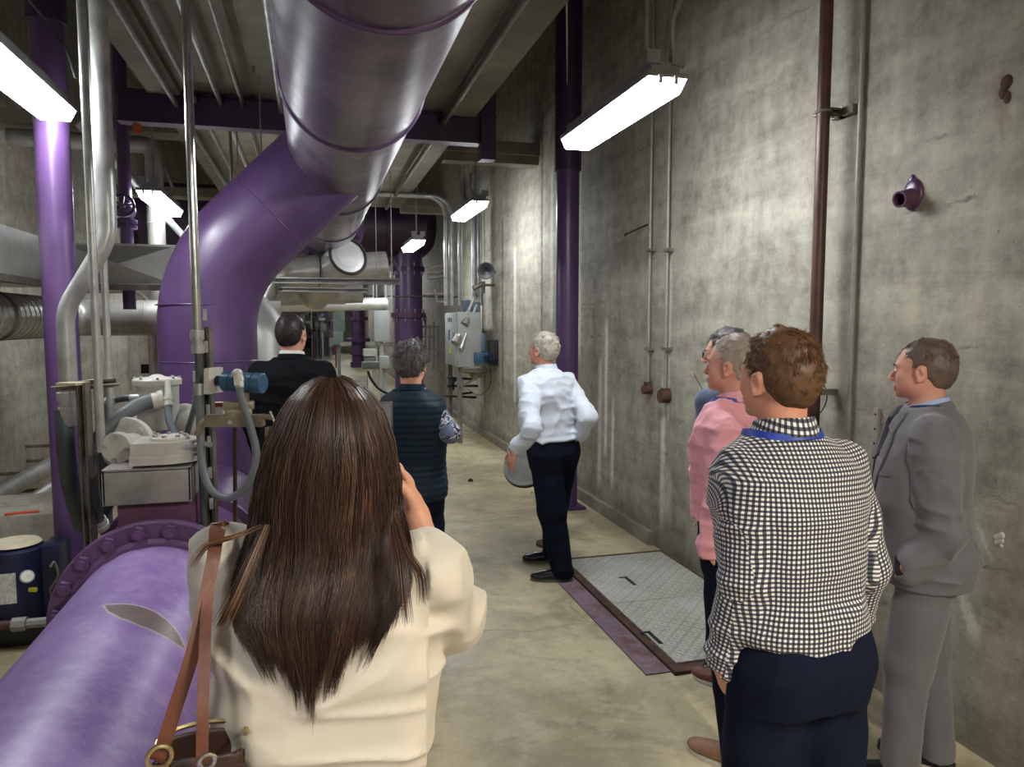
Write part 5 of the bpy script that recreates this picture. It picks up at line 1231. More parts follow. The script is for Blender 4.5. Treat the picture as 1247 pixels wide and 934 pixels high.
        if open_:
            ang = [i for i in range(n) if abs(((i/n*360-90+180) % 360)-180) < open_]
            m.f = [f for f in m.f if not (f[0]//k in ang)]
        o = lpart(name, m, M[mat] if isinstance(mat, str) else mat, s.o, label)
        if uv:
            l = o.data.uv_layers.new(name='UVMap')
            for lo in o.data.loops:
                v = o.data.vertices[lo.vertex_index].co-Vector(c); l.data[lo.index].uv = (math.atan2(v.x, -v.y)*.07, v.z+v.xy.length)
        return o
    def drape(s, f, pts, off=.004, d=(0, 1, 0)):         # push points onto field f along direction d from outside
        P = np.array(pts, float); d = np.array(d, float); d /= np.linalg.norm(d); P = P+d*.35
        for _ in range(60):
            D = f.at(P)-off; P = P-d*np.clip(D, -.02, .05)[:, None]*.8
        return P
    def lanyard(s, mat, drop=.42, r=.085, zback=None, w=.009, label='blue lanyard'):
        S = s.s; c = s.neck; pts = []
        for a in np.linspace(-40, 220, 44):
            a_ = R(a+0); fr_ = math.sin(a_)
            pts.append((c[0]+r*S*math.cos(a_), c[1]-r*S*fr_, c[2]+.022*S*fr_+.004+(zback or 0)))
        a0, a1 = pts[0], pts[-1]
        def down(p, sx):
            q = []
            for t in np.linspace(.12, 1, 14): q.append((p[0]*(1-t)+sx*.012*t, .0, p[2]-drop*t*S))
            return [tuple(v) for v in s.drape(s.sf, q, .004)]
        Q = np.array(pts); cc_ = np.array(c)
        for _ in range(30):
            D = s.sf.at(Q); o_ = Q-cc_; o_[:, 2] = 0; o_ /= np.linalg.norm(o_, axis=1)[:, None]+1e-9; Q += (o_*.45+np.array((0, 0, .9)))*np.clip(.003-D, 0, .01)[:, None]
        pts = [tuple(v) for v in Q]
        path = down(a0, 1)[::-1]+pts+down(a1, -1)
        m = MB(); P = [Vector(p) for p in path]; cn = Vector(c)
        for i, p in enumerate(P):
            d = (P[min(i+1, len(P)-1)]-P[max(i-1, 0)]).normalized(); out = Vector((p.x-cn.x, p.y-cn.y, .25*abs(p.z-cn.z)+.03)).normalized(); u = d.cross(out).normalized(); out = u.cross(d).normalized()
            for a, b in ((-1, 0), (1, 0), (1, 1), (-1, 1)): m.v.append(tuple(p+u*(w*a)+out*(.0018*b)))
        for i in range(len(P)-1):
            for j in range(4): m.f.append((i*4+j, i*4+(j+1) % 4, i*4+4+(j+1) % 4, i*4+4+j))
        return lpart('lanyard', m, M[mat] if isinstance(mat, str) else mat, s.o, label)
    def shorthair(s, hm, thick=.012, hs=1.0, n=5000, length=.022, front=.060, top=.0, res=.0045, lift=.35, r0=.0007, fade=True, seed=0, amp=.004, label=None, sweep_=(0, 0), napez=-.068, toneb=0., sub=None):
        hr, S = s.hr, s.s*hs; P = lambda x, y, z: s.hc+hr@(np.array((x, y, z), float)*S); f = Field(); t = thick
        f.ell(P(0, -.022, .035+top*.3), np.array((.074+t*.55, .093+t*.7, .084+t+top))*S, .02, hr)
        f.ell(P(0, -.050, .000), np.array((.070+t*.35, .068+t*.7, .072))*S, .02, hr)
        f.ell(P(0, -.052, -.035), np.array((.056, .050+t*.3, .040))*S, .02, hr)
        f.ell(P(0, .120, -.038), np.array((.085, front+.018, .112))*S, .006, hr, 's')      # face opening
        for q in (-1, 1):
            f.ell(P(q*.085, .010, -.030), np.array((.030, .026, .042))*S, .006, hr, 's')      # round the ear
            f.ell(P(q*.085, -.012, -.068), np.array((.035, .030, .045))*S, .008, hr, 's')
        f.plane(P(0, -.05, napez), hr@np.array((0, .15, -1)), .008)
        sd = seed; f.disp = lambda Q: amp*(folds(Q, (40, 40, 40), sd))
        o = fpart('hair', f, res, M[hm], s.o, label); f.disp = None
        rng = np.random.default_rng(seed+5); me = o.data; nv = len(me.vertices); co = np.empty(nv*3, np.float32); me.vertices.foreach_get('co', co); co = co.reshape(-1, 3)
        no = np.empty(nv*3, np.float32); me.vertices.foreach_get('normal', no); no = no.reshape(-1, 3)
        loc = ((co-s.hc)@hr)/S; ok = (loc[:, 2] > napez+.004); co, no, loc = co[ok], no[ok], loc[ok]
        at_ = me.attributes.new('tone', 'FLOAT', 'POINT'); at_.data.foreach_set('value', np.full(nv, .35+toneb, np.float32))
        rad = np.linalg.norm((loc-np.array((0, -.02, .02)))/np.array((.074, .093, .09)), axis=1); keep = np.nonzero(rad > .97)[0]
        i = rng.choice(keep, n); p = co[i]-no[i]*.004; nn = no[i]; l = loc[i]
        wh = np.array((.01, -.055, .11)); g = l-wh; g[:, 2] -= .05+np.clip(-l[:, 1]*1.2, 0, .1); g[:, 0] += sweep_[0]*(l[:, 2] > .06); g[:, 1] += sweep_[1]*(l[:, 2] > .06)
        g = g@hr.T; g -= nn*(g*nn).sum(1)[:, None]; g /= np.linalg.norm(g, axis=1)[:, None]+1e-9
        cl = np.stack([vnoise(l*S, (55, 55, 55), 3)-.5, vnoise(l*S, (55, 55, 55), 4)-.5, vnoise(l*S, (55, 55, 55), 5)-.5], 1)@hr.T
        d = g+cl*1.1+rng.normal(0, .12, (n, 3)); lf = lift*(.45+.55*np.clip((l[:, 2]+.02)/.1, 0, 1))
        ln = length*(.35+.65*np.clip((l[:, 2]+.06)/.12, 0, 1))*rng.uniform(.7, 1.15, n)
        K = 5; Q = np.empty((n, K, 3))
        for k in range(K):
            u = k/(K-1); Q[:, k] = p+(d*(u)+nn*(lf[:, None]*(u-.45*u*u)))*ln[:, None]
        tone = np.clip(rng.normal(.5+toneb, .2, n), 0, 1)
        strands('hair_strands', Q, r0, M[hm], o, tone); return o
    def eyes(s, brow=None):
        P = lambda x, y, z: s.hc+s.hr@(np.array((x, y, z), float)*s.s)
        for q in (-1, 1):
            e = lpart('eye', MB().ball(P(q*.030, .0795, -.003), .0115*s.s, 14, 10, sc=(1, 1, .8)), M['eye'], s.o)
            lpart('iris', MB().ball(P(q*.030, .0885, -.003), .0045*s.s, 10, 8, sc=(1, .6, 1)), M['iris'], e)
            if brow: lpart('eyebrow', MB().sweep([P(q*.014, .092, .015), P(q*.030, .093, .021), P(q*.045, .080, .017)], [.002, .0032, .0015], 6), M[brow], s.o)
def arm(sh, el, wr, hand=None, **k): return dict(sh=np.array(sh, float), el=np.array(el, float), wr=np.array(wr, float), hand=hand, **k)
def stdlegs(S, feet, hipw=.085, kf=.02):
    out = []
    for i, (x, y, yaw) in enumerate(feet):
        q = -1 if i == 0 else 1; hp = np.array((q*hipw*S, -.005, .89*S)); an = np.array((x, y-.035, .075*S)); an = np.array((x, y, .075*S))+rotm(0, 0, yaw)@np.array((0, -.03, 0))
        kn = hp*.48+an*.52; kn[2] = .48*S; kn[1] += kf; out.append((hp, kn, an))
    return out
def tube_uv(limbs, tors, scale=1.0):                    # limbs: [(a, b)] ; tors: (cx, cy, a, b)
    cx, cy, A, B = tors; th = np.linspace(-PI, PI, 721); dl = np.hypot(A*np.sin(th), B*np.cos(th)); arc = np.concatenate([[0], np.cumsum((dl[1:]+dl[:-1])/2*(th[1]-th[0]))])
    def fn(V, F):
        cen = V[F].mean(1); best = np.full(len(F), 1e9); which = np.zeros(len(F), int)
        dt = (np.sqrt(((cen[:, 0]-cx)/A)**2+((cen[:, 1]-cy)/B)**2)-1)*B; kk = np.clip((cen[:, 2]-1.28)/.10, 0, 1); best = dt-.012-.035*kk; hs = []
        for i, (a, b, r) in enumerate(limbs):
            ba = b-a; h = np.clip(((cen-a)@ba)/(ba@ba), 0, 1); d = np.linalg.norm(cen-a-h[:, None]*ba, axis=1)-r; m = d < best; best[m] = d[m]; which[m] = i+1
        uv = np.zeros((len(F), 4, 2)); P = V[F]
        m = which == 0; X = (P[m][..., 0]-cx)/A; Y = (P[m][..., 1]-cy)/B; t = np.arctan2(X, -Y); t0 = t[:, :1]; t = t0+((t-t0+PI) % (2*PI)-PI)
        tt = np.interp(((t+PI) % (2*PI))-PI, th, arc)
        # ellipse angle measured from the back (-Y); rebuild arc with that origin
        dl2 = np.hypot(A*np.cos(th), B*np.sin(th)); arc2 = np.concatenate([[0], np.cumsum((dl2[1:]+dl2[:-1])/2*(th[1]-th[0]))]); tot = arc2[-1]
        w = np.floor((t+PI)/(2*PI)); uv[m, :, 0] = np.interp(t-w*2*PI, th, arc2)+w*tot-tot/2; Pz = P[m]; k2 = np.clip((Pz[..., 2]-1.28)/.12, 0, 1); uv[m, :, 0] = (1-k2)*uv[m, :, 0]+k2*Pz[..., 0]*1.05; wy = np.clip((Pz[..., 2]-1.28)/.05, 0, 1); yb = .03-.175*np.sqrt(np.clip(1-(Pz[..., 0]/.25)**2, 0, 1)); uv[m, :, 1] = np.where(Pz[..., 2] > 1.28, 1.28+np.sqrt(np.clip(Pz[..., 2]-1.28, 0, 1)**2+(wy*(Pz[..., 1]-yb))**2), Pz[..., 2])
        for i, (a, b, r) in enumerate(limbs):
            m = which == i+1; d = (b-a)/np.linalg.norm(b-a); x = np.cross(d, (0, 1, 0.1)); x /= np.linalg.norm(x); y = np.cross(d, x); q = P[m]-a
            t = np.arctan2(q@y, q@x); t0 = t[:, :1]; t = t0+((t-t0+PI) % (2*PI)-PI); uv[m, :, 0] = t*r; uv[m, :, 1] = q@d
        return uv.reshape(-1, 2)*scale
    return fn
# ================================================================== PEOPLE
M['h_brunette'] = hairm('brunette_hair', (30, 20, 16), (70, 49, 37), (150, 112, 82), .38)
M['h_brown'] = hairm('short_brown_hair', (54, 38, 26), (108, 78, 52), (166, 124, 84), .5)
M['h_white'] = hairm('white_grey_hair', (120, 112, 100), (184, 178, 164), (226, 222, 212), .5)
M['h_silver'] = hairm('silver_hair', (112, 98, 88), (172, 158, 146), (216, 210, 202), .5)
M['h_black'] = hairm('dark_hair', (22, 18, 18), (44, 36, 34), (84, 72, 66), .45)
M['h_dkgrey'] = hairm('dark_greying_hair', (40, 38, 40), (84, 80, 80), (150, 146, 142), .45)
M['h_suit'] = hairm('greying_brown_hair', (48, 38, 34), (92, 76, 68), (146, 130, 118), .5)
M['c_cream'] = cloth('cream_jacket_cloth', (206, 198, 182), 700, .8, .05)
M['c_navy'] = cloth('navy_trouser_cloth', (20, 27, 46), 700, .85, .15)
M['c_navy2'] = cloth('dark_navy_trouser_cloth', (17, 22, 38), 700, .85, .2)
M['c_black'] = cloth('black_cloth', (16, 18, 22), 700, .85, .2)
M['c_vest'] = cloth('dark_teal_quilted_cloth', (26, 42, 54), 500, .55, .12, .2)
M['c_white'] = cloth('white_blue_shirt_cloth', (206, 214, 226), 700, .8, .04)
M['c_whitecollar'] = cloth('white_collar_cloth', (222, 222, 218), 700, .8, .03)
M['c_pink'] = cloth('pink_shirt_cloth', (234, 166, 176), 700, .8, .05)
M['c_grey'] = cloth('grey_suit_cloth', (108, 108, 112), 900, .75, .1, .25)
M['c_ltblue'] = cloth('light_blue_shirt_cloth', (160, 184, 222), 700, .8, .05)
M['c_slate'] = cloth('slate_shirt_cloth', (92, 104, 130), 700, .8, .1)
M['c_liner'] = cloth('blue_grey_sleeve_lining', (112, 124, 156), 700, .8, .1)
M['lan'] = simple('lanyard_blue', (34, 66, 168), .5, .0, .15, 30)
M['lan_d'] = simple('lanyard_navy', (22, 34, 84), .5, .0, .15, 30)
M['leather'] = simple('brown_leather', (106, 60, 40), .45, .0, .2, 12, .2, 90)
M['leather_b'] = simple('brown_belt_leather', (92, 48, 34), .4, .0, .2, 12)
M['shoe_black'] = simple('black_shoe_leather', (18, 18, 20), .25, .0, .2, 10)
M['shoe_tan'] = simple('tan_shoe_leather', (140, 104, 78), .6, .0, .15, 20)
M['shoe_sole_pale'] = simple('pale_sole', (206, 202, 190), .6)
M['leather_d'] = simple('dark_brown_leather', (58, 36, 28), .5, .0, .25, 12, .2, 90)
M['gold'] = simple('zip_brass', (196, 178, 128), .3, .9)

# ---------------------------------------------- woman photographing, from behind
b = at(390, 700, 1.27)
p = Person('woman with long dark brown hair in a cream jacket raising a phone, nearest the camera', (b.x, b.y, 0), -1, 1.665, M['skin_warm'])
S = p.s
hd = p.L(496, 622, 1.47)
ra = arm(p.L(516, 698, 1.27), p.L(546, 744, 1.42), p.L(508, 628, 1.50), (p.L(487, 556, 1.53)-p.L(508, 628, 1.50), p.dirL((-.9, .1, 0)), p.dirL((-.3, -.9, 0)), dict(curl=(22, 42, 30), size=.92, thumb=(.8, .5, .35), r=.0082, spread=.04)), sleeve=.73, nocuff=True)
la = arm(p.L(276, 694, 1.27), p.L(280, 768, 1.45), p.L(400, 625, 1.52), (p.L(425, 575, 1.54)-p.L(400, 625, 1.52), p.dirL((.9, .1, 0)), p.dirL((.3, -.9, 0)), dict(curl=(22, 42, 30), size=.92)), sleeve=.75, nocuff=True)
feet = [(-.10, .0, 6), (.11, .02, -6)]
body = p.build([ra, la], stdlegs(S, feet), headyaw=-2, headpitch=-2, wide=1.04, deep=1.12, lx=.036, feet=feet, res=.005, belly=.008, hs=1.0)
def fl(f, s):
    z = 1.02*s.s
sd = cloth
def wfold(P):
    lat = np.clip(1.34-P[:, 2], 0, .3)/.3
    n = folds(P+np.stack([P[:, 2]*0, P[:, 2]*0, .25*P[:, 0]**2+.10*P[:, 0]], 1), (3, 3, 20), 21, .8)
    arm_ = (np.abs(P[:, 0]) > .17)*1.
    Q = np.stack([P[:, 0], P[:, 1], P[:, 2]-.35*np.abs(P[:, 0])], 1); return .030*n*lat*(1-arm_)+.016*folds(Q, (4, 4, 12), 25, .8)*(1-arm_)+.016*folds(P, (9, 9, 14), 5, .8)*(.35+arm_)
p.disp0 = wfold
shf = dict(off=.020, hem=1.10, sl=(.074, .065, .047), fr=(6, 6, 18), res=.005, name='jacket', cuffs=False, wr=0, flare=.012)
_d = Field.mesh
def jacket_extra(f, s): f.disp = None
o = None
class _H: pass
def dressed(p, disp, **k):
    keep = Field.mesh
    def m(self, res, relax=1):
        self.disp = disp; return keep(self, res, relax)
    Field.mesh = m
    try: r = p.shirt(**k)
    finally: Field.mesh = keep
    return r
dressed(p, wfold, mat='c_cream', **shf)
for a in (ra, la):
    el, w = a['el'], a['wr']; d = (w-el)/np.linalg.norm(w-el); c = el+(w-el)*.46
    lpart('cuff', MB().lathe(c-d*.02, d, [(0, .040), (0, .0465), (.035, .0455), (.037, .044), (.037, .036)], 32), M['c_cream'], body)
# collar of the jacket hidden under hair, back seams
p.collar('c_cream', r=.066, h=.02, w=.02, tilt=.02)
p.trousers('c_black', top=1.13, res=.007, off=.008)
for (x, y, a) in feet: shoe(body, x, y, a, 'shoe_black', .92)
# hair curtain
Hh = [(464, 405, 12), (470, 405, 30), (480, 405, 43), (495, 405, 56), (512, 405, 66), (546, 403, 77), (599, 401, 87), (650, 400, 92), (690, 399, 99), (726, 392, 104), (760, 384, 98), (790, 384, 84), (820, 384, 70), (850, 384, 56)]
hz = []; 
for (py, px, w) in Hh: v = p.L(px, py, float(np.interp(py, [600, 700], [1.20, 1.10]))); hz.append((v[2], v[0], w*float(np.interp(py, [600, 700], [1.20, 1.10]))/900))
hz = np.array(hz[::-1]); ztop = hz[-1, 0]
Dz = np.array([(.95, .165), (1.05, .172), (1.15, .172), (1.25, .165), (1.35, .142), (1.42, .125), (1.50, .122), (1.56, .122), (1.62, .108), (1.66, .080), (1.685, .04), (1.70, .01)])
def env(z): return np.interp(z, hz[:, 0], hz[:, 1]), np.interp(z, hz[:, 0], hz[:, 2]), np.interp(z, Dz[:, 0], Dz[:, 1])
yc = float(p.hc[1])-.005
f = Field(); rows = []
zend0 = p.L(384, 775, 1.1)[2]
for z in np.linspace(zend0, ztop-.004, 26):
    cx, w, D = env(z); cut = min(1, (z-zend0)/.16+.55); yy = yc-D*.5; rows.append((z, cx, yc-D*.52 if z < 1.44 else yc-.005, max(.012, (w-.007)*(cut if z < 1.2 else 1)), D*.44 if z < 1.44 else D-.0075))
zs = np.array([r[0] for r in rows])
f.loft(rows, .01, 2.1, .01)
f.ell(p.hc+np.array((0, .17, -.07)), (.08, .085, .13), .02, None, 's')
f.disp = lambda P: .004*folds(P, (60, 60, 4), 3)
def clear(Q, off):
    Q = Q.copy()
    for _ in range(14):
        D = p.sf.at(Q); m_ = (Q[:, 1] < yc+.02) & (Q[:, 2] < 1.50); Q[m_, 1] -= np.clip(off[m_]-D[m_], 0, .03)
    return Q
hair = fpart('hair', f, .006, M['h_brunette'], body, 'long straight dark brown hair', 2)
me = hair.data; co_ = np.array([v.co[:] for v in me.vertices]); co_ = clear(co_, np.where(co_[:, 1] < env(co_[:, 2])[2]*-.55+yc, .010, -.01)); me.vertices.foreach_set('co', co_.astype(np.float32).ravel()); me.update(); at_ = me.attributes.new('tone', 'FLOAT', 'POINT'); at_.data.foreach_set('value', np.full(len(me.vertices), .24, np.float32))
rng = np.random.default_rng(11); N = 15000; K = 18
ncl = 340; clth = rng.permutation(np.linspace(-1.9, 1.9, ncl))+rng.normal(0, .006, ncl); ci = rng.integers(0, ncl, N); jit = rng.normal(0, .045, N); th = clth[ci]+jit
cloff = rng.normal(0, 1, (ncl, 3)); tend = rng.normal(0, .03, ncl)
zb = p.L(384, 826, 1.1)[2]; zs_ = p.L(290, 765, 1.1)[2]
zendc = zb+(zs_-zb)*np.abs(np.sin(np.clip(clth, -1.57, 1.57)))**2.0+tend+rng.exponential(.012, ncl)*.5; zend = zendc[ci]+rng.exponential(.018, N)+rng.normal(0, .006, N)
shell = rng.uniform(.93, 1.015, N); P = np.empty((N, K, 3)); zc = ztop-.105
side = np.abs(th) > 1.5
for k in range(K):
    u = k/(K-1)
    if k < 6:
        al = R(4)+(PI/2-R(4))*(k/6); z = np.full(N, zc+(ztop-zc)*math.cos(al)*1.0)
        cx, w, D = env(z); part_x = .0
        rr = math.sin(al); ww = np.interp(zc, hz[:, 0], hz[:, 2]); DD = np.interp(zc, Dz[:, 0], Dz[:, 1])
        x = cx+np.minimum(w*1.0, ww)*np.sin(th)*shell*min(1, 1); y = yc+.0-(D)*np.cos(th)*shell
    else:
        q = ((k-6)/(K-7)); z = zc+(zend-zc)*q; cx, w, D = env(z)
        pull = np.clip((q-.35), 0, 1)*.55; t2 = th*(1-pull*0)+((clth[ci]-th))*pull*1.2
        wv = .004*np.sin(9*q+cloff[ci, 0]*3)+.010*cloff[ci, 1]*q*q*.6
        flat = np.clip((1.46-z)/.06, 0, 1)
        x = cx+(w)*np.sin(t2)*shell+wv; cs_ = np.cos(np.clip(t2, -1.55, 1.55))
        y = yc-D*((1-flat)*np.cos(t2)+flat*(.72+.28*cs_*(.8+.2*shell)))*shell+flat*np.abs(x-cx)**2*1.5
        z = z
    P[:, k, 0], P[:, k, 1], P[:, k, 2] = x, y, z
P[:, :, 2] += rng.normal(0, .001, (N, 1)); P += rng.normal(0, .0012, (N, 1, 3))
lay = np.repeat(.012+.016*(shell-.93)/.085, K); P = clear(P.reshape(-1, 3), lay).reshape(N, K, 3)
tone = np.clip(.30+.20*cloff[ci, 2]*.6+rng.normal(0, .08, N)+.2*(rng.random(ncl)[ci] > .93), 0, 1)
strands('hair_strands', P, .0010, M['h_brunette'], hair, tone)
# stray locks lying over the shoulders
for (pts, n_, sp_) in (([(325, 640, 1.16), (304, 690, 1.12), (288, 728, 1.10), (271, 762, 1.09)], 90, .006), ([(482, 630, 1.18), (496, 672, 1.14), (512, 700, 1.12), (516, 735, 1.10)], 26, .005), ([(318, 640, 1.16), (290, 652, 1.13), (252, 664, 1.13), (232, 690, 1.13)], 14, .004), ([(478, 640, 1.16), (488, 690, 1.12), (494, 760, 1.09)], 30, .005)):
    c = np.array([list(v) for v in spline([p.L(*q) for q in pts], 5)]); Kk = len(c); off = rng.normal(0, 1, (n_, 1, 3))*np.linspace(.4, 1, Kk)[None, :, None]*sp_
    strands('loose_lock', clear((c[None]+off*np.array((1, .25, .6))).reshape(-1, 3), np.full(n_*Kk, .006)).reshape(n_, Kk, 3), .0009, M['h_brunette'], hair, np.clip(rng.normal(.5, .2, n_), 0, 1))
# phone held in the raised hands
c = p.W(p.L(456, 534, 1.55))
ph = thing('smartphone', 'dark slim smartphone held up in the raised hand of the woman in cream', 'phone', c)
m = MB(); m.box(c-Vector((.039, .004, .078)), c+Vector((.039, .004, .078)), bev=.006); part('phone_body', m, 'black', ph)
scr = glow('lit_phone_screen', (.5, .47, .45, 1), .03); scr.node_tree.nodes['Principled BSDF'].inputs['Base Color'].default_value = (.05, .05, .05, 1)
part('screen', MB().box(c+Vector((-.035, -.0048, -.073)), c+Vector((.035, -.0042, .073))), scr, ph)
# shoulder bag
q = at(236, 905, 1.08)
bag = thing('shoulder_bag', 'brown leather shoulder bag hanging open at the left hip of the woman in cream', 'bag', (q.x, q.y, .72))
m = MB()
def ribbon(m, pts, w, t, nrm):
    P = spline(pts, 10); nv = Vector(nrm).normalized(); k = len(m.v)
    for i, a in enumerate(P):
        d = (P[min(i+1, len(P)-1)]-P[max(i-1, 0)]).normalized(); u = d.cross(nv).normalized(); n2 = u.cross(d)
        for x, y in ((-1, 0), (1, 0), (1, 1), (-1, 1)): m.v.append(tuple(a+u*(w*x/2)+n2*(t*y)))
    for i in range(len(P)-1):
        for j in range(4): m.f.append((k+i*4+j, k+i*4+(j+1) % 4, k+i*4+4+(j+1) % 4, k+i*4+4+j))
    m.f.append((k, k+1, k+2, k+3)); e = k+(len(P)-1)*4; m.f.append((e, e+3, e+2, e+1)); return m
toW = lambda *a: Vector(at(*a))
m = ribbon(MB(), [at(268, 648, 1.33), at(265, 636, 1.26), at(263, 645, 1.18), at(261, 672, 1.135), at(252, 720, 1.11), at(236, 790, 1.08), at(214, 860, 1.06), at(196, 915, 1.05), at(190, 925, 1.05)], .020, .003, (.1, -1, 0)); part('front_strap', m, 'leather', bag)
m = ribbon(MB(), [at(276, 648, 1.33), at(272, 636, 1.25), at(267, 650, 1.18), at(259, 690, 1.13), at(252, 740, 1.10), at(249, 800, 1.06), at(247, 870, 1.03), at(246, 930, 1.02)], .016, .003, (.1, -1, 0)); part('rear_strap', m, 'leather', bag)
f = Field()
cb = at(232, 975, 1.10)
A = Vector((cb.x, cb.y, cb.z))
bagrows = [(.82, A.x, A.y, .10, .050), (.88, A.x, A.y, .115, .058), (1.02, A.x, A.y, .105, .050), (1.13, A.x+.015, A.y, .075, .045), (1.165, A.x+.02, A.y, .060, .042)]
f.loft([(z, x-q.x, y-q.y, a, b) for z, x, y, a, b in bagrows], .02, 3, .012)
f.loft([(z, x-q.x, y-q.y, a-.008, b-.008) for z, x, y, a, b in bagrows[2:]]+[(1.21, A.x+.02-q.x, A.y-q.y, .055, .036)], .01, 3, .004, 's')
V, F = f.mesh(.005, 1); V = V-np.array((0, 0, .72)); me = npmesh('bag_shell', V, F, M['leather_d']); o = bpy.data.objects.new('bag_shell', me); C.objects.link(o); o.parent = bag
mz = MB(); ring = [(A.x+.02+.062*math.cos(a)*1.0, A.y+.043*math.sin(a), 1.167) for a in np.linspace(-.2, PI+.2, 24)]; mz.sweep(ring, .0035, 6); part('zip_rim', mz, 'gold', bag, 'brass zip edge')
part('lining', MB().box((A.x-.05, A.y-.034, .94), (A.x+.085, A.y+.034, 1.07), bev=.01), 'c_black', bag, 'black lining')
g = at(194, 922, 1.04); part('buckle', MB().torus(g, (.3, -1, 0), .016, .0035, 20, 8).box(g-Vector((.012, .003, .030)), g+Vector((.012, .003, -.012)), bev=.002), 'gold', bag)
g = at(252, 927, 1.0); part('snap_hook', MB().torus(g, (.3, -1, 0), .010, .003, 16, 8), 'chrome', bag)

# ---------------------------------------------- young man in the gingham shirt
b = at(975, 650, 1.92)
p = Person('young man with short brown hair in a navy and white gingham shirt seen from behind', (b.x, b.y, 0), 2, 1.765, M['skin_warm'])
S = p.s; feet = [(-.13, .02, 10), (.13, -.01, -8)]
lw = p.L(879, 806, 1.93)
la = arm(p.L(912, 592, 1.86), p.L(909, 705, 1.86), lw, (p.dirL((.25, .2, -1)), p.dirL((1, -.2, 0)), p.dirL((.2, 1, 0)), dict(curl=(25, 30, 20), size=.98)), nocuff=False)
ra = arm(np.array((.182*S-.03, .04, 1.385*S)), p.L(1050, 690, 2.04), p.L(1036, 770, 2.16), (p.dirL((-.3, .6, -.8)), p.dirL((-.6, 0, 0)), p.dirL((0, 1, 0)), dict(curl=(20, 30, 20))))
body = p.build([la, ra], stdlegs(S, feet), headyaw=14, headpitch=2, feet=feet, wide=1.03, deep=1.04, lx=-.065, ly=.09, res=.0048, belly=.01)
p.eyes('h_brown')
uvf = tube_uv([(la['sh'], la['el'], .065), (la['el'], la['wr'], .055), (ra['sh'], ra['el'], .065), (ra['el'], ra['wr'], .055)], (0, 0, .205, .145))
def gf(P):
    back = np.clip((-P[:, 1])*8, 0, 1); lowz = np.clip(1.18-P[:, 2], 0, .2)/.2
    return .006*folds(P, (7, 7, 9), 31)+.012*folds(P, (14, 5, 3), 33)*back*(1-lowz*.4)*(P[:, 2] < 1.40)+.012*folds(P, (3, 3, 15), 35)*lowz+.006*folds(P, (10, 10, 22), 36)*(P[:, 0] < -.17)
dressed(p, gf, mat='gingham', off=.022, hem=.975, sl=(.070, .064, .047), res=.005, uvf=uvf, wr=0, flare=.012, name='shirt', cuffs=False)
for a in (la, ra):
    el, w = a['el'], a['wr']; d = (w-el)/np.linalg.norm(w-el)
    o = lpart('cuff', MB().lathe(w-d*.05, d, [(0, .036), (0, .046), (.05, .043), (.055, .042), (.055, .034)], 32), M['gingham'], body)
    l = o.data.uv_layers.new(name='UVMap')
    for lo in o.data.loops:
        v = np.array(o.data.vertices[lo.vertex_index].co)-w; l.data[lo.index].uv = (math.atan2(v[0], v[1])*.043, v@d)
p.collar('gingham', r=.066, h=.042, w=.020, uv=True, tilt=.03)
p.trousers('c_navy', top=1.035, res=.006, off=.020, wr=.005, leg=(.108, .082, .066))
f = Field(); rr = [r for r in p.rows(.030)]; zs = [r[0] for r in rr]; mk = lambda z: (z,)+tuple(float(np.interp(z, zs, [r[i] for r in rr])) for i in range(1, 5))
f.loft([mk(1.0*S), mk(1.035*S)], .01, 2.3, .004); fpart('belt', f, .006, M['leather_b'], body, 'brown leather belt')
bt = p.L(966, 817, 1.78); f2 = p.L(966, 817, 1.70)
lpart('pocket_button', MB().torus(tuple(p.drape(p.sf, [(bt[0], 0, bt[2])], .004, (0, -1, 0))[0]+np.array((0, .010, 0))), (0, 1, .1), .007, .0022, 16, 8), M['strut'], body)
for (x, y, a) in feet: shoe(body, x, y, a, 'shoe_tan', 1.0, solemat='shoe_sole_pale')
p.lanyard('lan', r=.090, drop=.40, w=.009)
p.shorthair('h_brown', .010, n=18000, length=.022, res=.0042, amp=.003, lift=.26, r0=.0006, seed=4, top=.004, sweep_=(-.03, .04), napez=-.070)

# ---------------------------------------------- man in the grey suit
b = at(1128, 650, 2.86)
p = Person('man in a grey suit by the right wall, hand in pocket', (b.x, b.y, 0), 54, 1.725, M['skin_tan'])
S = p.s; feet = [(-.10, .10, 12), (.10, -.06, -10)]
la = arm(np.array((-.178*S, .02, 1.395*S)), p.L(1150, 650, 2.66), p.L(1106, 692, 2.72), (np.array((1, -.3, -.7)), np.array((0, -1, 0)), np.array((0, .6, 1)), dict(curl=(30, 40, 30))), nocuff=True)
shR = np.array((.175*S, -.005, 1.40*S)); ra = arm(shR, shR+np.array((.03, -.04, -.28)), shR+np.array((-.02, .14, -.42)), (np.array((-.3, .5, -.8)), np.array((-1, 0, 0)), np.array((0, 1, 0)), dict(curl=(30, 40, 30))), nocuff=True)
body = p.build([la, ra], stdlegs(S, feet), headyaw=-14, headpitch=1, feet=feet, ly=.05, wide=1.0, deep=1.14, belly=.03, res=.005, jowl=.9)
p.eyes('h_suit')
p.shirt('c_ltblue', off=.004, hem=.95, sleeve=0, wr=0, res=.007)
p.collar('c_ltblue', r=.064, h=.036, w=.014, tilt=.045, label='light blue shirt collar')
def jx(f, s):
    f.ell((0, .20, 1.42*s.s), (.060, .15, .165), .01, None, 's')
    f.ell((-.10, -.17, .84*s.s), (.003, .06, .13), .003, None, 's')
def sf_(P):
    arm_ = (P[:, 0] < -.19)*1.
    return .008*folds(P, (7, 7, 8), 41)+.014*folds(P, (8, 8, 15), 44)*arm_+.006*folds(P, (5, 5, 10), 47)*(P[:, 2] < 1.1)
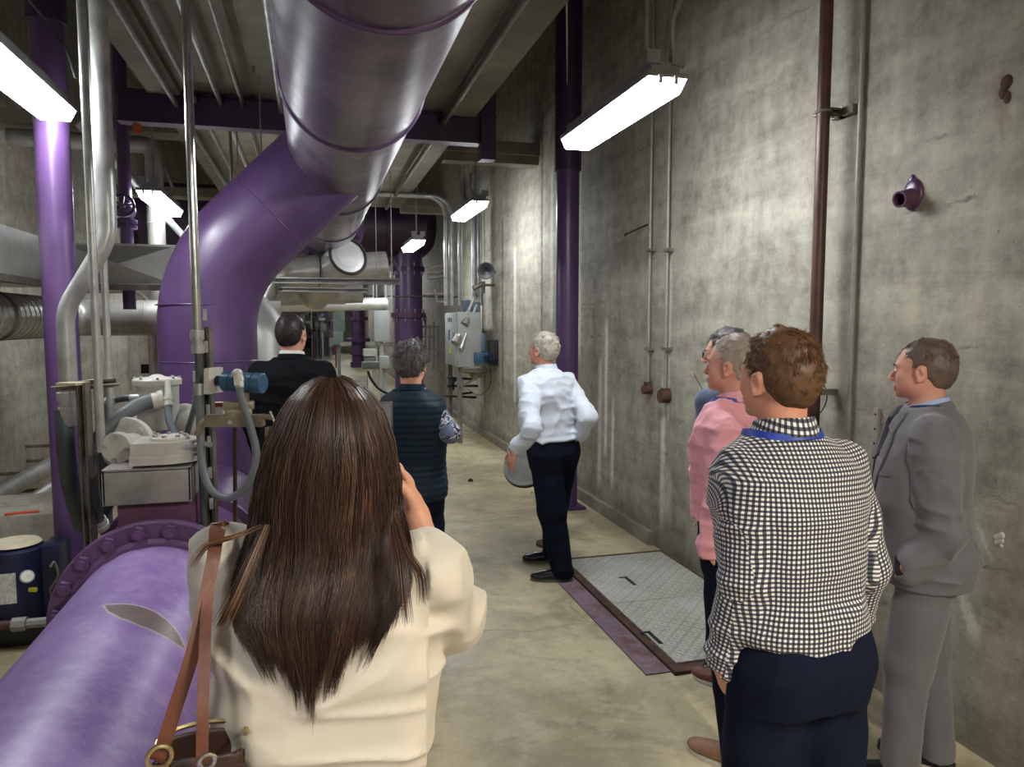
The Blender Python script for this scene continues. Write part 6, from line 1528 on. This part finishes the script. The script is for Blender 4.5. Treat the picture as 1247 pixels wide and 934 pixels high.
dressed(p, sf_, mat='c_grey', off=.030, hem=.80, sl=(.074, .066, .052), res=.0055, wr=0, name='jacket', cuffs=False, extra=jx, flare=.008)
p.trousers('c_grey', top=1.02, res=.007, leg=(.105, .080, .070), off=.012, wr=.004, seed=12)
# lapels and jacket collar
def strip2(outline, off, mat, name, lab=None, th=.004, d=(0, 1, 0)):
    P = p.drape(p.sf, outline, off, d); n = len(P)//2; m = MB(); dd = np.array(d, float)
    for i in range(n):
        for j in (0, 1):
            m.v.append(tuple(P[i*2+j])); m.v.append(tuple(P[i*2+j]+dd*th))
    for i in range(n-1):
        a = i*4; b_ = a+4; m.f += [(a, a+2, b_+2, b_), (a+1, b_+1, b_+3, a+3), (a, b_, b_+1, a+1), (a+2, a+3, b_+3, b_+2)]
    m.f += [(0, 1, 3, 2), ((n-1)*4, (n-1)*4+2, (n-1)*4+3, (n-1)*4+1)]; m.sharp = 60
    return lpart(name, m, M[mat], body, lab)
for s_ in (-1, 1):
    o_ = []
    for t in np.linspace(0, 1, 14):
        z = (1.455-.33*t)*S; xi = s_*(.062*(1-t)+.002); w_ = .028+.055*math.sin(min(1, t*2.2)*PI/2)*(1-max(0, t-.45)*1.75)
        o_ += [(xi, 0, z), (xi+s_*w_, 0, z+.012*(1-t))]
    strip2(o_, .003, 'c_grey', 'lapel', None, .005)
p.collar('c_grey', r=.072, h=.022, w=.020, tilt=.05, name='jacket_collar', open_=55)
o_ = []
for t in np.linspace(0, 1, 8): o_ += [(-.014-.012*t, 0, (1.43-.26*t)*S), (.014+.012*t, 0, (1.43-.26*t)*S)]
lpm = MB(); zt_ = 1.44*S; yb_ = float(p.sf.at(np.zeros((1, 3)))[0]*0)
nk_ = p.neck; lpm.ball((nk_[0], nk_[1]+.082, 1.425*S), .016, sc=(1, .7, 1)); lpm.bar((nk_[0], nk_[1]+.088, 1.415*S), (nk_[0], nk_[1]+.15, 1.18*S), .05, .006, (0, 1, 0)); lpart('tie', lpm, M['c_slate'], body, 'dark slate tie')
p.lanyard('lan_d', r=.076, drop=.26, w=.007)
pt = p.drape(p.sf, [(-.095, 0, 1.33*S)], .008); lpart('lapel_pin', MB().torus(tuple(pt[0]+np.array((0, .006, 0))), (0, 1, .2), .006, .0016, 14, 6), M['chrome'], body)
o_ = [];
for t in np.linspace(0, 1, 5): o_ += [((-.075-.075*t), 0, (1.235+.012*t)*S), ((-.075-.075*t), 0, (1.215+.012*t)*S)]
strip2(o_, .002, 'c_grey', 'breast_pocket', None, .003)
for (x, y, a) in feet: shoe(body, x, y, a, 'shoe_black', 1.0)
p.shorthair('h_suit', .007, n=11000, length=.014, res=.0042, amp=.003, lift=.6, toneb=.18, r0=.0007, seed=8, napez=-.066, front=.050)

# ---------------------------------------------- man in the pink shirt
b = at(899, 650, 3.02)
p = Person('silver haired man in a pink shirt, left hand in his pocket', (b.x, b.y, 0), 22, 1.735, M['skin_tan'])
S = p.s; feet = [(-.11, -.06, 8), (.11, -.10, -8)]
la = arm(p.L(886, 524, 2.86), p.L(878, 612, 2.83), p.L(864, 668, 2.90), (np.array((.75, -.35, -.8)), np.array((0, -1, 0)), np.array((0, .6, 1)), dict(curl=(30, 40, 30))))
shR = np.array((.175*S, -.005, 1.40*S)); ra = arm(shR, shR+np.array((.05, -.07, -.28)), shR+np.array((.02, -.04, -.52)), (np.array((-.2, .4, -.9)), np.array((-1, 0, 0)), np.array((0, 1, 0)), dict(curl=(30, 40, 30))))
body = p.build([la, ra], stdlegs(S, feet), headyaw=22, headpitch=3, feet=feet, wide=1.0, deep=1.08, belly=.025, ly=.07, res=.0055)
p.eyes('h_silver')
p.shirt('c_pink', off=.020, hem=1.0, sl=(.068, .058, .046), wr=.017, fr=(9, 9, 13), res=.006, seed=52, cuffs=False)
el, w = la['el'], la['wr']; d = (w-el)/np.linalg.norm(w-el)
for a in (la, ra):
    el, w = a['el'], a['wr']; d = (w-el)/np.linalg.norm(w-el); cf = lpart('cuff', MB().lathe(w-d*.045, d, [(0, .038), (0, .047), (.06, .045), (.068, .043), (.068, .036)], 30), M['c_pink'], body)
    if a is la:
        for k in (0, 1): lpart('cuff_button', MB().ball(tuple(w-d*(.025-.04*k)+p.dirL((-.25, -.95, 0))*.046), .006, 10, 6), M['black'], cf)
p.collar('c_pink', r=.064, h=.036, w=.018, tilt=.035)
p.trousers('c_navy2', top=1.03, res=.007, off=.014)
p.lanyard('lan', r=.078, drop=.42, w=.008)
for (x, y, a) in feet: shoe(body, x, y, a, 'shoe_tan', 1.0, solemat='shoe_sole_pale')
p.shorthair('h_silver', .008, n=7000, length=.018, res=.0045, amp=.005, lift=.35, seed=12, sweep_=(0, .12), napez=-.066, top=.004)

# ---------------------------------------------- man with glasses behind the pink shirt
b = at(892, 600, 3.66)
p = Person('man with dark greying hair and black glasses, mostly hidden behind the man in pink', (b.x, b.y, 0), 26, 1.755, M['skin_pale'])
S = p.s; feet = [(-.11, -.06, 6), (.11, -.10, -10)]
shL = np.array((-.178*S, .03, 1.40*S)); shR = np.array((.178*S, -.005, 1.40*S))
la = arm(shL, shL+np.array((-.03, -.06, -.29)), shL+np.array((-.02, -.04, -.54)), (np.array((0, .2, -1)), np.array((1, 0, 0)), np.array((0, 1, 0)), {}))
ra = arm(shR, shR+np.array((.04, -.04, -.29)), shR+np.array((.02, .0, -.54)), (np.array((0, .2, -1)), np.array((-1, 0, 0)), np.array((0, 1, 0)), {}))
body = p.build([la, ra], stdlegs(S, feet), headyaw=22, feet=feet, ly=.08, wide=.96, deep=1.02, belly=.01, res=.006)
p.eyes('h_black')
p.shirt('c_slate', off=.018, hem=1.0, wr=.006, res=.007, seed=60)
p.collar('c_slate', tilt=.035); p.trousers('c_navy2', top=1.03, res=.008)
p.lanyard('lan_d', r=.078, drop=.42, w=.009)
for (x, y, a) in feet: shoe(body, x, y, a, 'leather', 1.0, solemat='shoe_sole_pale')
P_ = lambda x, y, z: p.hc+p.hr@(np.array((x, y, z), float)*S)
gl = MB()
for q in (-1, 1):
    fr_ = [P_(q*.031+.024*math.cos(a)*1.0, .106-abs(q*.031+.024*math.cos(a))*.16, -.004+.017*max(-1, min(1, math.sin(a)*1.25))) for a in np.linspace(0, 2*PI, 21)]
    gl.sweep(fr_, .0022, 6); gl.sweep([P_(q*.056, .097, .006), P_(q*.074, .050, .004), P_(q*.078, .000, -.002), P_(q*.078, -.015, -.018)], .0022, 6)
gl.sweep([P_(-.008, .106, .0), P_(0, .108, .003), P_(.008, .106, .0)], .002, 6); lpart('glasses', gl, M['black'], body, 'black framed glasses')
p.shorthair('h_dkgrey', .010, n=6000, length=.024, res=.005, amp=.005, lift=.3, seed=17, napez=-.066, top=.003)

# ---------------------------------------------- white haired man in the white shirt
b = Vector((1.62, 4.86, 0))
p = Person('white haired man in a white shirt and navy trousers reaching down with his left hand', b, 24, 1.72, M['skin_tan'])
S = p.s
fl_, fr2 = p.L(680, 703, 4.80), p.L(660, 684, 5.13)
def footL(px, py, yaw): g = Vector(onz(px, py, 0))-b; v = p.Minv@g; return (v.x, v.y, yaw)
feet = [footL(680, 707, 48), footL(668, 684, 50)]
feet = [feet[0], feet[1]]
shl_ = np.array((-.172*S*1.04-.045, .02, 1.39*S)); shr_ = np.array((.172*S*1.04-.045, .02, 1.39*S))
la = arm(shl_, p.L(647, 524, 4.78), p.L(628, 547, 4.88), (p.dirL((-.35, .1, -.9)), p.dirL((.8, .3, 0)), p.dirL((.1, .95, 0)), dict(curl=(18, 25, 18), spread=.14)))
ra = arm(shr_, p.L(716, 508, 5.04), p.L(703, 532, 5.12), (p.dirL((-.6, .5, -.4)), p.dirL((-1, 0, 0)), p.dirL((0, 1, 0)), dict(curl=(35, 45, 30))))
hips = []
lg = stdlegs(S, [(feet[0][0], feet[0][1], 48), (feet[1][0], feet[1][1], 50)])
body = p.build([la, ra], lg, headyaw=16, headpitch=6, lx=-.10, ly=.06, feet=feet, wide=1.06, deep=1.2, belly=.04, res=.006)
p.eyes('h_white')
def wf(P): return .016*folds(P, (8, 8, 10), 71, .6)+.010*folds(P, (12, 12, 18), 72, .6)
dressed(p, wf, mat='c_white', off=.024, hem=.99, sl=(.068, .062, .046), res=.0065, wr=0, name='shirt')
p.collar('c_white', r=.064, h=.038, w=.018, tilt=.03)
p.trousers('c_navy2', top=1.025, res=.007, off=.014, wr=.006, leg=(.118, .092, .074))
f = Field(); rr = [r for r in p.rows(.020, belly=.02)]; zs = [r[0] for r in rr]; f.loft([mk(1.0*S), mk(1.03*S)], .01, 2.3, .004); fpart('belt', f, .007, M['c_black'], body, 'black belt')
for (x, y, a) in feet: shoe(body, x, y, a, 'shoe_black', 1.05, solemat='strut')
p.lanyard('lan_d', r=.078, drop=.40, w=.006)
p.shorthair('h_white', .012, n=4500, length=.020, res=.005, amp=.006, lift=.4, seed=22, napez=-.066, r0=.0009)

# ---------------------------------------------- woman in the quilted vest
b = at(503, 600, 4.08)
p = Person('grey haired woman in a dark quilted vest and speckled sleeves with folded arms', (b.x, b.y, 0), -20, 1.675, M['skin_pale'])
S = p.s; feet = [(-.10, .0, 6), (.10, .02, -8)]
rel = p.L(548, 527, 3.98)
ra = arm(p.L(526, 500, 4.02), rel, rel+np.array((-.14, .21, -.01)), (np.array((-1, .15, .1)), np.array((0, -1, 0)), np.array((0, 0, 1)), dict(curl=(15, 25, 15), size=.9)), sleeve=.95)
shL = p.L(477, 500, 4.15); la = arm(shL, shL+np.array((-.07, .06, -.24)), shL+np.array((.10, .22, -.24)), (np.array((1, .1, .1)), np.array((0, -1, 0)), np.array((0, 0, 1)), dict(curl=(15, 25, 15), size=.9)), sleeve=.95)
body = p.build([ra, la], stdlegs(S, feet), headyaw=-8, headpitch=-3, feet=feet, wide=.98, deep=1.12, belly=.02, res=.006, hs=.97)
p.shirt('floral', off=.008, hem=.98, sl=(.064, .056, .046), sleeve=.50, wr=.006, res=.0065, name='blouse', cuffs=False)
for a in (ra, la):
    el, w = a['el'], a['wr']; f = Field(); e = el-(el-a['sh'])*.12; f.chain([e, el, w-(w-el)*.12], [.060*S, .062*S, .045*S], .01); f.disp = lambda P: .006*folds(P, (12, 12, 20), 5); fpart('turned_cuff', f, .006, M['c_liner'], body, 'blue grey turned back cuff')
def qf(P): return .0045*np.abs(np.sin(P[:, 2]*PI/.034))**.5-.003+.005*folds(P, (5, 5, 6), 81)
dressed(p, qf, mat='c_vest', off=.030, hem=.86, sleeve=0, res=.0055, wr=0, name='quilted_vest', flare=.006)
p.collar('c_vest', r=.068, h=.030, w=.012, tilt=.02)
p.trousers('c_navy2', top=1.0, res=.008)
for (x, y, a) in feet: shoe(body, x, y, a, 'shoe_black', .9)
P_ = lambda x, y, z: p.hc+p.hr@(np.array((x, y, z), float)*S)
gl = MB()
for q in (-1, 1):
    gl.sweep([P_(q*.031+.022*math.cos(a), .106-abs(q*.031+.022*math.cos(a))*.16, -.004+.015*math.sin(a)) for a in np.linspace(0, 2*PI, 19)], .0012, 6); gl.sweep([P_(q*.054, .097, .004), P_(q*.076, .040, .004), P_(q*.080, -.010, -.004)], .0018, 6)
lpart('glasses', gl, M['steel'], body, 'thin metal framed glasses')
p.eyes('h_dkgrey')
p.shorthair('h_dkgrey', .020, n=5000, length=.040, res=.005, amp=.008, lift=.3, seed=31, napez=-.074, r0=.001, top=.004, toneb=.1)

# ---------------------------------------------- man in black, far left
b = at(360, 600, 4.62)
p = Person('dark haired man in a black jacket over a white collar standing by the purple riser', (b.x, b.y, 0), -12, 1.845, M['skin_tan'])
S = p.s; feet = [(-.12, .0, 8), (.12, .0, -8)]
shL = np.array((-.178*S, -.005, 1.395*S)); shR = np.array((.178*S, -.005, 1.395*S))
la = arm(shL, shL+np.array((-.05, -.02, -.30)), shL+np.array((-.03, .06, -.55)), (np.array((0, .2, -1)), np.array((1, 0, 0)), np.array((0, 1, 0)), {}))
ra = arm(shR, shR+np.array((.05, -.02, -.30)), shR+np.array((.03, .10, -.53)), (np.array((0, .2, -1)), np.array((-1, 0, 0)), np.array((0, 1, 0)), {}))
body = p.build([la, ra], stdlegs(S, feet), headyaw=-14, headpitch=2, feet=feet, wide=1.08, deep=1.12, belly=.02, res=.006)
p.eyes('h_black')
p.shirt('c_black', off=.028, hem=.86, sl=(.072, .062, .05), wr=.008, fr=(6, 6, 11), res=.0065, name='jacket', cuffs=False, seed=90)
p.collar('c_whitecollar', r=.064, h=.044, w=.010, tilt=.03, label='white shirt collar'); p.collar('c_black', r=.070, h=.026, w=.016, tilt=.03, name='jacket_collar')
p.trousers('c_black', top=1.02, res=.008)
for (x, y, a) in feet: shoe(body, x, y, a, 'shoe_black', 1.02)
p.shorthair('h_black', .006, n=6000, length=.013, res=.005, amp=.003, lift=.35, seed=41, napez=-.064)
# ================================================================== WORLD, CAMERA, VIEW
w = bpy.data.worlds.new('World'); bpy.context.scene.world = w; w.use_nodes = True
w.node_tree.nodes['Background'].inputs[0].default_value = (.5, .55, .6, 1); w.node_tree.nodes['Background'].inputs[1].default_value = .05
cam = bpy.data.cameras.new('camera'); co = bpy.data.objects.new('camera', cam); C.objects.link(co)
co.location = (0, 0, EYE); co.rotation_euler = (PI/2-PITCH, 0, -YAW)
cam.sensor_fit = 'HORIZONTAL'; cam.sensor_width = 36; cam.lens = 36*FPX/1247; cam.clip_start = .05; cam.clip_end = 200
bpy.context.scene.camera = co
vs = bpy.context.scene.view_settings
vs.view_transform = 'Standard'; vs.look = 'None'; vs.gamma = 1; vs.use_curve_mapping = False; vs.exposure = 1.7
